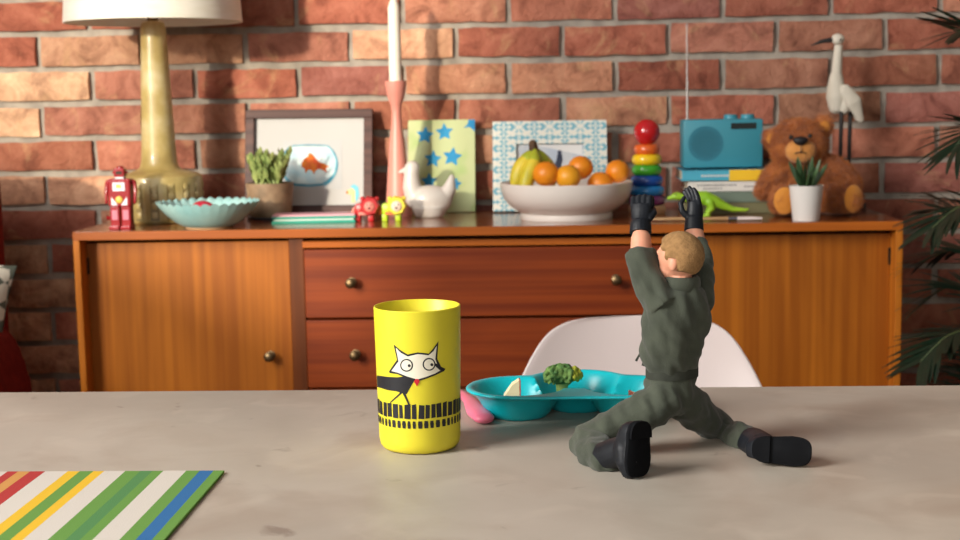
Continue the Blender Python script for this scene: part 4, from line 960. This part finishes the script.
def cup_print(name, poly, layer, mat):
    """flat print wrapped round the cup: poly in (arc angle rad, height m)"""
    bm = bmesh.new(); vs_ = [bm.verts.new((p[0], 0, p[1])) for p in poly]; bm.faces.new(vs_)
    a0 = min(p[0] for p in poly); a1 = max(p[0] for p in poly); q = math.floor(a0/.05)*.05
    while q < a1:
        bmesh.ops.bisect_plane(bm, geom=bm.verts[:]+bm.edges[:]+bm.faces[:], plane_co=(q, 0, 0), plane_no=(1, 0, 0)); q += .05
    bmesh.ops.triangulate(bm, faces=bm.faces[:])
    bm.verts.index_update(); mb = MB(); o = []
    for v in bm.verts:
        r = RB+(RT-RB)*(v.co.z/CH)+.00012*layer; an = AZM+v.co.x; o.append((CP.x+r*math.cos(an), CP.y+r*math.sin(an), CP.z+v.co.z))
    mb.add(o, [[v.index for v in f.verts] for f in bm.faces]); bm.free()
    me = bpy.data.meshes.new(name); me.from_pydata([p-CP for p in mb.v], [], mb.f); me.update()
    bm = bmesh.new(); bm.from_mesh(me); bmesh.ops.recalc_face_normals(bm, faces=bm.faces[:])
    for f in bm.faces:
        c = f.calc_center_median()
        if f.normal.dot(V((c.x, c.y, 0))) < 0: f.normal_flip()
    bm.to_mesh(me); bm.free()
    return link(name, me, M[mat], cup, True, CP, None)
def cu_(X, Y):
    """drawing units (5.4 per image pixel) to arc angle and height"""
    s = max(-.985, min(.985, (X/5.4-48.5)*.000787/.0338)); a = math.asin(s)
    py = 335+Y/5.4+8.5*(1-math.cos(a)); return (a, CH*(454.3-py)/(452.5-311.5))
def dense(pts, n=3):
    o = []
    for i, p in enumerate(pts):
        q = pts[(i+1) % len(pts)]
        for j in range(n): o.append((lerp(p[0], q[0], j/n), lerp(p[1], q[1], j/n)))
    return o
tail = [(-60, 214), (40, 208), (95, 218), (150, 222), (200, 216), (240, 240), (222, 268), (205, 296), (196, 312), (168, 306), (140, 296), (90, 288), (40, 272), (-60, 268)]
cup_print('cat_body', [cu_(*p) for p in dense(tail)], 1, 'print_black')
for leg in ([(166, 298), (172, 306), (106, 358), (102, 353)], [(172, 304), (186, 300), (216, 380), (208, 382)]): cup_print('cat_leg', [cu_(*p) for p in dense(leg)], 1, 'print_black')
head_o = [(104, 190), (150, 130), (134, 48), (172, 82), (207, 104), (260, 94), (318, 102), (340, 78), (370, 38), (362, 130), (382, 172), (406, 184), (398, 196), (352, 216), (300, 234), (255, 246), (200, 228), (150, 206), (108, 198)]
head_i = [(118, 188), (158, 138), (146, 66), (172, 94), (208, 114), (260, 103), (316, 111), (342, 90), (360, 62), (352, 132), (366, 176), (384, 188), (350, 207), (298, 225), (255, 236), (202, 219), (152, 197)]
cup_print('cat_head_outline', [cu_(*p) for p in dense(head_o)], 2, 'print_black'); cup_print('cat_face', [cu_(*p) for p in dense(head_i)], 3, 'print_white')
for (ex, ey) in ((200, 160), (318, 158)):
    cup_print('cat_eye_ring', [cu_(ex+34*math.cos(a*.2618), ey+34*math.sin(a*.2618)) for a in range(24)], 4, 'print_black')
    cup_print('cat_eye_white', [cu_(ex+27*math.cos(a*.2618), ey+27*math.sin(a*.2618)) for a in range(24)], 5, 'print_white')
    cup_print('cat_pupil', [cu_(ex+14+8*math.cos(a*.5236), ey+2+8*math.sin(a*.5236)) for a in range(12)], 6, 'print_black')
cup_print('cat_cheek', [cu_(*p) for p in dense([(345, 150), (362, 158), (384, 178), (404, 188), (374, 190), (352, 170)])], 4, 'print_black')
cup_print('cat_nose', [cu_(252+14*math.cos(a*.5236), 246+14*math.sin(a*.5236)) for a in range(12)], 6, 'print_red'); cup_print('cat_nose', [cu_(*p) for p in ((240, 250), (252, 272), (264, 250))], 6, 'print_red')
fr2 = random.Random(9); a = -math.pi
while a < math.pi-.12:
    w = fr2.uniform(.09, .17); g = fr2.uniform(.02, .042)
    s_ = fr2.uniform(-.012, .012)
    cup_print('fence_picket', [(a, .0302), (a+w, .0302+fr2.uniform(-.0005, .0005)), (a+w+s_, .0416+fr2.uniform(-.0008, .0008)), (a+s_+fr2.uniform(0, .02), .0414)], 1, 'print_black')
    a += w+g
a = -math.pi
while a < math.pi-.12:
    w = fr2.uniform(.07, .13); g = fr2.uniform(.03, .055)
    cup_print('fence_stone', [(a+.01, .0224), (a+w-.01, .0223), (a+w, .0254), (a+w-.012, .0282), (a+.012, .0284), (a, .0258)], 1, 'print_black')
    a += w+g

# ------------------------------------------------------------------ divided plate and food
M['teal_plate'] = pmat('teal_plastic_plate', (4, 174, 184), (8, 182, 192), scale=3, rough=0.32)
pl0 = (0.022, 1.222, TZ)
LB = [(-.030, 1.214, .047), (.068, 1.214, .047), (.023, 1.243, .046)]
ZR = .7665
def outline():
    o = []
    for i in range(144):
        a = 2*math.pi*i/144; dx, dy = math.cos(a), math.sin(a); best = 0; r = .005
        while r < .16:                                   # walk outwards to the edge of the lobes and the bar between them
            px, py = .023+dx*r, 1.216+dy*r
            if any(math.hypot(px-cx_, py-cy_) < rr_ for cx_, cy_, rr_ in LB) or (-.03 < px < .068 and 1.167 < py < 1.24): best = r
            r += .0005
        o.append(best)
    for _ in range(6): o = [(o[i-1]+2*o[i]+o[(i+1) % 144])/4 for i in range(144)]
    return o
def sm(t): t = min(1, max(0, t)); return t*t*(3-2*t)
def well(px, py, r0, r1, dep):
    return max(dep*(1-sm((math.hypot(px-cx_, py-cy_)-r0)/(r1-r0))) for cx_, cy_, _ in LB)
OL = outline(); NR = 64; pv = []; pf_ = []
for sd in (0, 1):
    for j in range(NR+1):
        for i in range(144):
            f_ = (j/NR)**.8; a = 2*math.pi*i/144; r = OL[i]*f_; px, py = .023+math.cos(a)*r, 1.216+math.sin(a)*r
            edge = max(0, (r-(OL[i]-.0022))/.0022); rnd_ = .0012*(1-math.sqrt(max(0, 1-edge*edge)))
            if sd == 0: zz_ = ZR-well(px, py, .0235, .0428, .0232)-rnd_
            else: zz_ = max(TZ, ZR-.0030-well(px, py, .0220, .0440, .0240)+rnd_)
            pv.append((px, py, zz_))
for sd in (0, 1):
    o0 = sd*(NR+1)*144
    for j in range(NR):
        for i in range(144):
            q = (o0+j*144+i, o0+j*144+(i+1) % 144, o0+(j+1)*144+(i+1) % 144, o0+(j+1)*144+i); pf_.append(q if sd else q[::-1])
for i in range(144): pf_.append((NR*144+i, NR*144+(i+1) % 144, (NR+1)*144+NR*144+(i+1) % 144, (NR+1)*144+NR*144+i))
plate = MB().add(pv, pf_).build('divided_plate', M['teal_plate'], None, loc=pl0, angle=60)
tag(plate, 'turquoise divided toddler plate holding broccoli and fruit pieces', 'plate')
M['broc'] = pmat('broccoli_floret', (58, 98, 44), (104, 136, 66), scale=120, rough=0.8, bump=0.5, bscale=600); M['broc_y'] = pmat('broccoli_yellow', (150, 158, 38), (176, 176, 60), scale=120, rough=0.8); M['broc_stem'] = pmat('broccoli_stem', (150, 172, 92), rough=0.6)
bcn = V((0.0079, 1.2460, 0.7693))
br0 = thing('broccoli_floret', 'green broccoli floret with a yellowing edge in the turquoise plate', 'broccoli', (bcn.x, bcn.y, TZ+.0038))
rr_ = random.Random(2); mb = MB(); mb2 = MB()
for i in range(210):
    zq = rr_.uniform(-.45, 1); a = rr_.uniform(0, 6.283); s = math.sqrt(1-zq*zq); lump = 1+.16*math.sin(3*a+2)+.1*math.sin(5*a)
    p = bcn+V((s*math.cos(a)*.0160*lump, s*math.sin(a)*.013*lump, zq*.0098-.0010)); (mb2 if (math.cos(a)*s > .62) else mb).ball(p, rr_.uniform(.0014, .0024), 7, 5)
mb.ball(bcn, (.0148, .0118, .0086), 16, 10)
blob(mb, 'crown', M['broc'], br0, .0007, 0); mb2.ball(bcn+V((.010, 0, 0)), (.005, .008, .006), 12, 8); blob(mb2, 'yellow_edge', M['broc_y'], br0, .0007, 0)
mb = MB(); mb.tube([bcn+V((0, 0, -.004)), V((bcn.x+.002, bcn.y, TZ+.0038))], [.0055, .0050], 12); mb.tube([bcn+V((.004, 0, -.008)), bcn+V((.010, -.002, -.003))], [.003, .0026], 10); mb.build('stalk', M['broc_stem'], br0)
M['apple_flesh'] = pmat('apple_flesh', (230, 212, 168), (238, 222, 182), scale=30, rough=0.6); M['apple_skin'] = pmat('apple_skin', (176, 40, 34), (196, 80, 50), scale=20, rough=0.35)
def wedge(c, L, H, T_, rz, label):
    o = thing('apple_slice', label, 'apple slice', c, 'apple slices in the plate'); Mx = Matrix.Translation(c) @ Matrix.Rotation(rz, 4, 'Z')
    pts = [(-L*.5, 0), (L*.42, 0), (L*.42, H), (L*.1, H*.86), (-L*.25, H*.5)]
    mb = MB().prism(pts, T_); mb.xf(Mx); mb.build('flesh', M['apple_flesh'], o, smooth=False)
    mb = MB().prism([(L*.42, 0), (L*.42+.0012, 0), (L*.42+.0012, H), (L*.42, H)], T_*.98); mb.xf(Mx); mb.build('skin', M['apple_skin'], o, smooth=False)
wedge((-0.0376, 1.222, TZ+.0042), .0190, 0.7704-TZ-.0042, .012, .08, 'pale apple wedge standing in the compartment nearest the cup')
wedge((0.0770, 1.215, TZ+.0042), -.020, .0165, .014, .25, 'pale apple wedge with red skin behind the kneeling figure')
M['pink_pl'] = pmat('pink_translucent', (226, 112, 140), (232, 122, 150), rough=0.3, sss=0.2)
sc_ = V((-0.0601, 1.1808, 0.7400))
so_ = thing('toddler_spoon', 'pink plastic toddler spoon lying behind the yellow cup', 'spoon', sc_)
hp = [V(q)+V((0, 0, .0052)) for q in ((-0.0593, 1.1808, 0.7400), (-0.0656, 1.2036, 0.7400), (-0.0742, 1.2478, 0.7400), (-0.0833, 1.2777, 0.7400), (-0.0955, 1.3045, 0.7400))]
MB().tube(hp, [.0082, .0088, .0060, .0046, .0042], 16, round_ends=True, squash=(1.15, 1.15, .58)).build('handle', M['pink_pl'], so_)
mb = MB(); ec = hp[-1]+V((-.014, .014, .001)); mb.lathe((0, 0, 0), [(0, -.004), (.008, -.0028), (.012, .001), (.013, .004), (.0122, .004), (.0075, -.001), (0, -.0022)], 24); mb.xf(Matrix.Translation(ec) @ Matrix.Rotation(math.radians(135), 4, 'Z') @ Matrix.Diagonal((1.35, 1, 1, 1))); mb.build('spoon_bowl', M['pink_pl'], so_)

# ------------------------------------------------------------------ striped placemat
def mat_mat():
    m = pmat('striped_cotton', (222, 212, 200), rough=0.9, bump=0.2, bscale=900); nt = m.node_tree; L = nt.links.new; b = nt.nodes['Principled BSDF']
    tc = [n for n in nt.nodes if n.type == 'TEX_COORD'][0]; sp_ = nt.nodes.new('ShaderNodeSeparateXYZ'); L(tc.outputs['Object'], sp_.inputs[0])
    mr = nt.nodes.new('ShaderNodeMapRange'); mr.inputs[1].default_value = -.30; mr.inputs[2].default_value = 0.0; L(sp_.outputs[0], mr.inputs[0])
    r = nt.nodes.new('ShaderNodeValToRGB'); r.color_ramp.interpolation = 'CONSTANT'; e = r.color_ramp.elements
    Wt, G, Bl, DG, Yl, Rd, Tn = (204, 196, 186), (96, 142, 60), (34, 100, 156), (74, 128, 72), (222, 178, 36), (170, 44, 42), (196, 140, 72)
    st_ = [(-99, Wt), (-70, Rd), (-62, Tn), (-54, Rd), (-46, Wt), (12, Rd), (22.5, Tn), (34, Rd), (49, Wt), (71, Yl), (83, G), (97, Yl), (107, Wt), (128, G), (142, DG), (154, G), (164, Wt), (187, G), (199.5, Bl), (213, G)]
    px = .000795
    for i, (p, c) in enumerate(st_):
        f_ = max(0, 1-(224-p)*px/.30)
        if i == 0: q = e[0]; q.position = 0
        elif i == 1: q = e[1]; q.position = f_
        else: q = e.new(f_)
        q.color = lin(c)
    L(mr.outputs[0], r.inputs[0]); L(r.outputs[0], b.inputs['Base Color']); return m
M['stripes'] = mat_mat()
mx1 = -0.2492
mb = MB(); mb.box((mx1-.15, .876, TZ+.0012), (.30, .298, .0022), .0006); pm = mb.build('placemat', M['stripes'], None, smooth=False, loc=(mx1, .885, TZ)); tag(pm, 'striped cotton placemat in green, blue, yellow, red and white', 'placemat')

# ------------------------------------------------------------------ soldier doll kneeling with raised arms
M['suit'] = pmat('olive_drab', (54, 59, 48), (66, 71, 58), scale=40, rough=0.9, bump=0.25, bscale=900, sheen=0.15); M['skin'] = pmat('doll_skin', (206, 142, 114), (214, 152, 124), scale=20, rough=0.5, sss=0.1); M['hair'] = pmat('blond_flock', (132, 98, 58), (156, 118, 74), scale=220, rough=0.9, bump=0.5, bscale=700); M['leather'] = pmat('black_leather', (18, 21, 27), (26, 29, 35), scale=40, spec=0.3, rough=0.48, bump=0.1, bscale=300); M['sole'] = pmat('rubber_sole', (12, 13, 16), (17, 18, 21), scale=60, spec=0.1, rough=0.9); M['belt'] = pmat('dark_webbing', (42, 45, 37), (50, 53, 44), scale=200, rough=0.9); M['lip'] = pmat('doll_lip', (186, 104, 92), rough=0.5)
DOLL = V((0.0893, 1.07, TZ))
doll = thing('soldier_doll', 'soldier doll in olive overalls and black gloves kneeling with raised arms', 'doll', DOLL)
fdir = V((-.45, .89, 0)).normalized(); rdir = V((.89, .45, 0)).normalized()
def ring(c, w, d, n=28, fy=None): return [V(c)+rdir*(w*math.cos(2*math.pi*i/n))+fdir*(d*math.sin(2*math.pi*i/n)) for i in range(n)]
suit = MB()
torso = [((0.0930, 1.0860, 0.7696), .012, .010), ((0.0932, 1.0880, 0.7764), .0190, .0165), ((0.0933, 1.0890, 0.7850), .0216, .0178), ((0.0934, 1.0900, 0.7928), .0222, .0176), ((0.0942, 1.0900, 0.8024), .0205, .0160), ((0.0933, 1.0880, 0.8108), .0232, .0188), ((0.0936, 1.0870, 0.8206), .0258, .0202), ((0.0951, 1.0870, 0.8325), .0280, .0208), ((0.0971, 1.0870, 0.8475), .0288, .0204), ((0.0987, 1.0880, 0.8576), .0276, .0188), ((0.1003, 1.0880, 0.8662), .0225, .0156), ((0.1011, 1.0880, 0.8725), .0142, .0128), ((0.1011, 1.0880, 0.8765), .0105, .0105)]
suit.loft([ring(c, w, d) for c, w, d in torso])
suit.tube([(0.0863, 1.0800, 0.7822), (0.0682, 1.0780, 0.7716), (0.0462, 1.0760, 0.7610), (0.0258, 1.0740, 0.7512)], [.0166, .0156, .0140, .0130], 18, round_ends=True)                # left thigh
suit.tube([(0.0273, 1.0730, 0.7515), (0.0300, 1.0580, 0.7473), (0.0348, 1.0440, 0.7454), (0.0398, 1.0340, 0.7465)], [.0136, .0144, .0138, .0128], 18, round_ends=True)            # left shin
suit.tube([(0.1042, 1.0960, 0.7777), (0.1179, 1.1140, 0.7638), (0.1320, 1.1320, 0.7504), (0.1420, 1.1400, 0.7425)], [.0166, .0156, .0138, .0122], 18, round_ends=True)            # right thigh
suit.tube([(0.1418, 1.1380, 0.7422), (0.1495, 1.1160, 0.7425), (0.1532, 1.1020, 0.7435)], [.0120, .0136, .0140], 18, round_ends=True)                                      # right shin
suit.tube([(0.0872, 1.0800, 0.8565), (0.0783, 1.0840, 0.8702), (0.0732, 1.0880, 0.8823), (0.0704, 1.0920, 0.8921), (0.0702, 1.0950, 0.8964)], [.0160, .0142, .0124, .0118, .0122], 18)       # left sleeve
suit.tube([(0.1144, 1.1040, 0.8526), (0.1191, 1.1120, 0.8683), (0.1210, 1.1220, 0.8831), (0.1194, 1.1300, 0.8943), (0.1182, 1.1340, 0.8996)], [.0135, .0120, .0104, .0098, .0100], 18)         # right sleeve
def folds(p, q):
    l = p-DOLL
    a = noise.noise(V((l.x*75, l.y*60, l.z*55+l.x*70)))*.0030; b = noise.noise(V((l.x*150+l.z*90, l.y*120, l.z*100)))*.0010
    return a+b-.0002
blob(suit, 'overalls', M['suit'], doll, .0011, 4, disp=folds, floor=TZ+.0003)
# collar, belt, pocket flaps, chest strap
mb = MB(); mb.tube([V((0.1011, 1.0880, 0.8733))+rdir*(.0128*math.cos(a*.2618))+fdir*(.0122*math.sin(a*.2618))+V((0, 0, .0006*math.sin(a*.2618))) for a in range(25)], .0028, 8, caps=False, squash=(1, 1, 2.2)); mb.build('collar', M['suit'], doll)
mb = MB(); mb.loft([ring(V((0.0942, 1.0900, 0.8024))+V((0, 0, dz)), .0208+e, .0163+e) for dz, e in ((-.0040, .0002), (-.0036, .0010), (.0036, .0010), (.0040, .0002))]); mb.build('belt', M['belt'], doll)
mb = MB(); mb.tube([(0.0754, 1.0900, 0.8106), (0.0697, 1.0860, 0.8194), (0.0657, 1.0840, 0.8126)], [.0012, .0012, .0010], 6); mb.tube([(0.0745, 1.0880, 0.8189), (0.0712, 1.0860, 0.8082)], [.0016, .0014], 6); mb.build('strap_end', M['belt'], doll)
# body: head, neck, forearms and the limbs under the clothes in one skin
HC = V((0.0996, 1.0840, 0.8950)); hf = V((-.86, .51, .05)).normalized(); hl = V((-.51, -.86, 0)).normalized(); hu = hf.cross(hl)*-1
if hu.z < 0: hu = -hu
MH = Matrix((hf, hl, hu)).transposed().to_4x4(); MH.translation = HC
def Hp(f, l, u): return MH @ V((f, l, u))
bodyb = MB()
bodyb.ball(HC, (.0172, .0142, .0165), 28, 20, M=MH.to_3x3().to_4x4())
bodyb.ball(Hp(.0058, 0, -.0085), (.0108, .0100, .0120), 22, 16, M=MH.to_3x3().to_4x4())
bodyb.ball(Hp(.0118, 0, -.0170), (.0046, .0052, .0038), 14, 10, M=MH.to_3x3().to_4x4())
bodyb.tube([Hp(.0168, 0, -.0004), Hp(.0192, 0, -.0056), Hp(.0170, 0, -.0072)], [.0018, .0024, .0020], 10, round_ends=True)
bodyb.tube([Hp(.0150, -.0064, .0022), Hp(.0168, 0, .0030), Hp(.0150, .0064, .0022)], .0018, 8, round_ends=True)
bodyb.tube([Hp(.0138, -.0030, -.0118), Hp(.0158, 0, -.0116), Hp(.0138, .0030, -.0118)], .0017, 8, round_ends=True)
for s in (-1, 1):
    bodyb.ball(Hp(-.0010, s*.0140, -.0050), (.0036, .0018, .0052), 14, 10, M=MH.to_3x3().to_4x4())
bodyb.tube([Hp(-.0010, 0, -.0120), V((0.1011, 1.0880, 0.8749)), V((0.0995, 1.0880, 0.8599))], [.0092, .0090, .0110], 18)
bodyb.loft([ring(c, w*.8, d*.8) for c, w, d in torso[1:11]])
Lw = V((0.0711, 1.1020, 0.9075)); Rw = V((0.1166, 1.1420, 0.9094))
bodyb.tube([(0.0872, 1.0800, 0.8565), (0.0732, 1.0880, 0.8823), (0.0705, 1.0940, 0.8958), Lw, (0.0710, 1.1060, 0.9143)], [.010, .0085, .0086, .0080, .0050], 18, round_ends=True)
bodyb.tube([(0.1144, 1.1040, 0.8526), (0.1210, 1.1220, 0.8831), (0.1181, 1.1330, 0.8981), Rw, (0.1167, 1.1440, 0.9142)], [.009, .0078, .0078, .0072, .005], 18, round_ends=True)
bodyb.tube([(0.0873, 1.0820, 0.7802), (0.0682, 1.0780, 0.7708), (0.0462, 1.0760, 0.7602), (0.0273, 1.0730, 0.7499), (0.0356, 1.0440, 0.7462), (0.0499, 1.0260, 0.7547)], [.0095, .0090, .0082, .0076, .0072, .0064], 14, round_ends=True)
bodyb.tube([(0.1043, 1.0970, 0.7759), (0.1179, 1.1140, 0.7630), (0.1319, 1.1310, 0.7498), (0.1417, 1.1370, 0.7424), (0.1530, 1.1010, 0.7429), (0.1624, 1.0740, 0.7449)], [.0095, .0090, .0080, .0072, .0070, .0062], 14, round_ends=True)
blob(bodyb, 'body', M['skin'], doll, .0009, 2, floor=TZ+.0006)
for s in (-1, 1):
    MB().ball(Hp(.0150, s*.0050, -.0006), (.0016, .0020, .0013), 12, 8, M=MH.to_3x3().to_4x4()).build('eye', M['ink'], doll)
MB().tube([Hp(.0147, -.0032, -.0118), Hp(.0170, 0, -.0117), Hp(.0147, .0032, -.0118)], [.0004, .0009, .0004], 8).build('mouth', M['lip'], doll)
def hairfn(p):
    f, l, u = p; hl_ = .55 if f > .62 else (.28 if f > .30 else (-.12 if f > .08 else -.80+.25*abs(l)))
    if -.25 < f < .25 and abs(l) > .78 and u < -.05: hl_ = .0
    t = min(1, max(0, (u-hl_)/.14+.5)); return p*(lerp(.86, 1.0, t)+.016*noise.noise(p*9)*t+.010*noise.noise(p*24)*t)
MB().ball(HC+hu*.0006-hf*.0004, (.0194, .0164, .0188), 64, 44, M=MH.to_3x3().to_4x4(), fn=hairfn).build('hair', M['hair'], doll, angle=None)
# gloves
gl = MB(); g0 = V((0.0710, 1.1060, 0.9127)); gt = V((0.0721, 1.1160, 0.9317)); gu = (gt-g0).normalized(); gs = V((.94, -.34, 0)); gb = gu.cross(gs).normalized()
if gb.y < 0: gb = -gb                                        # gb points away from the viewer, where the fingers curl
gl.tube([g0-gu*.002, g0+gu*.004, g0+gu*.008], [.0088, .0086, .0078], 16)
gl.loft([[g0+gu*h+gs*(w*math.cos(a*.3927))+gb*(d*math.sin(a*.3927)) for a in range(16)] for h, w, d in ((.006, .0074, .0060), (.012, .0080, .0052), (.018, .0086, .0050), (.0225, .0084, .0046))])
for i, (o_, L_) in enumerate(((-.0066, .80), (-.0022, .96), (.0022, 1.0), (.0066, .92))):
    b_ = g0+gu*.0215+gs*o_; p1 = b_+gu*.0090*L_+gb*.0018; p2 = p1+gu*.0022+gb*.0068*L_; p3 = p2-gu*.0058*L_+gb*.0026
    gl.tube([b_, p1, p2, p3], [.0026, .0025, .0023, .0019], 10, round_ends=True)
b_ = g0+gu*.011+gs*.0074; gl.tube([b_, b_+gs*.0026+gu*.006+gb*.003, b_+gs*.0010+gu*.011+gb*.007], [.0028, .0026, .0021], 10, round_ends=True)
blob(gl, 'glove', M['leather'], doll, .0007, 2)
gr_ = MB(); g0 = V((0.1166, 1.1420, 0.9103)); gt = V((0.1174, 1.1500, 0.9292)); gu = (gt-g0).normalized(); gs = V((1, 0, 0)); gb = gu.cross(gs).normalized()
if gb.y < 0: gb = -gb
gr_.tube([g0-gu*.002, g0+gu*.004, g0+gu*.009], [.0080, .0078, .0072], 16)
gr_.loft([[g0+gu*h+gs*(sx_+w*math.cos(a*.3927))+gb*(d*math.sin(a*.3927)) for a in range(16)] for h, sx_, w, d in ((.006, 0, .0070, .0060), (.012, .0006, .0070, .0062), (.018, .0008, .0066, .0062), (.0225, .0004, .0058, .0058))])
for o_, L_, tx in ((.0042, .84, -.2), (.0018, 1.0, -.28), (-.0006, .96, -.30), (-.0024, .86, -.32)):
    b_ = g0+gu*.020+gs*(o_*.8)+gb*(.0045-(o_+.0024)*1.2); p1 = b_+gu*.0068*L_+gs*tx*.004; p2 = p1+gu*.0055*L_+gs*tx*.0075; p3 = p2+gu*.0032*L_+gs*tx*.0070
    gr_.tube([b_, p1, p2, p3], [.0027, .0025, .0022, .0017], 10, round_ends=True)
b_ = g0+gu*.0095-gs*.0048-gb*.002; gr_.tube([b_, b_+gu*.0050-gs*.0050, b_+gu*.0118-gs*.0062, b_+gu*.0165-gs*.0036], [.0028, .0026, .0023, .0018], 10, round_ends=True)
blob(gr_, 'glove', M['leather'], doll, .0007, 2)
# boots
def sole_shape(L, w0):
    out = []
    for i in range(40):
        a = 2*math.pi*i/40; sn, cs_ = math.sin(a), math.cos(a); u = math.copysign(abs(sn)**.62, sn); out.append((math.copysign(abs(cs_)**.62, cs_)*w0*(1.0-.06*u-(.10*max(0, 1-abs(u-.2)*2.6))), u*L/2))
    return out
def upper(mb, c, ud, wd, nd, L, w0, depth):
    """foot of a boot rising from the sole outline"""
    mb.loft([[V(c)+wd*(a*s_)+ud*(b*s_)-nd*t for a, b in sole_shape(L, w0)] for t, s_ in ((-.0004, .95), (depth*.5, .94), (depth*.85, .86), (depth, .70))])
bt = MB()
bt.tube([(0.0376, 1.0360, 0.7475), (0.0455, 1.0260, 0.7539), (0.0525, 1.0180, 0.7590)], [.0118, .0112, .0104], 18, round_ends=True)
bt.tube([(0.0554, 1.0160, 0.7693), (0.0544, 1.0120, 0.7598), (0.0549, 1.0080, 0.7503), (0.0555, 1.0070, 0.7460)], [.0086, .0104, .0090, .0066], 16, round_ends=True)
def sole(c, ud, wd, nd, L, w0, th, par):
    """shoe sole plate: heel at +ud, toe at -ud, wd across, nd outward"""
    out = sole_shape(L, w0)
    c = V(c); rg = [[c+wd*(a*s)+ud*(b*s2)+nd*t for a, b in out] for t, s, s2 in ((0, .96, .98), (.0008, 1, 1), (th-.0008, 1, 1), (th, .94, .97))]
    mb = MB().loft(rg); so = mb.build('boot_sole', M['sole'], par, angle=50)
    mb = MB(); hb = .30*L
    mb.loft([[c+wd*(x_*.92)+ud*y_+nd*t for x_, y_ in [(a, max(b, L*.20)) for a, b in out]] for t in (th-.0004, th+.0022)]); mb.build('boot_heel', M['sole'], par, angle=50)
nd = V((.62, -.78, .05)).normalized(); ud = V((.07, .04, 1)); ud = (ud-nd*ud.dot(nd)).normalized(); wd = ud.cross(nd)
c_ = V((0.0604, 1.0080, 0.7608))+nd*.001+V((0,0,.0012))
upper(bt, c_, ud, wd, nd, .0415, .0120, .012)
lb = blob(bt, 'boot', M['leather'], doll, .0010, 3, floor=TZ+.0003)
sole(c_, ud, wd, nd, .0415, .0120, .0034, lb)
bt = MB()
bt.tube([(0.1576, 1.0940, 0.7439), (0.1600, 1.0840, 0.7439), (0.1623, 1.0680, 0.7456)], [.0128, .0132, .0126], 18, round_ends=True)
bt.tube([(0.1597, 1.0660, 0.7453), (0.1696, 1.0560, 0.7471), (0.1799, 1.0500, 0.7482), (0.1862, 1.0470, 0.7485)], [.0116, .0104, .0102, .0086], 16, round_ends=True)
bt.v = [V((p.x, p.y, max(p.z, TZ+.0004))) for p in bt.v]
nd = V((-.22, -.95, .20)).normalized(); ud = V((-.93, .20, .02)); ud = (ud-nd*ud.dot(nd)).normalized(); wd = ud.cross(nd)
c_ = V((0.1723, 1.0400, 0.7516))+nd*.0008
upper(bt, c_, ud, wd, nd, .0440, .0112, .013)
rbt = blob(bt, 'boot', M['leather'], doll, .0010, 3, floor=TZ+.0003)
sole(c_, ud, wd, nd, .0440, .0112, .0032, rbt)
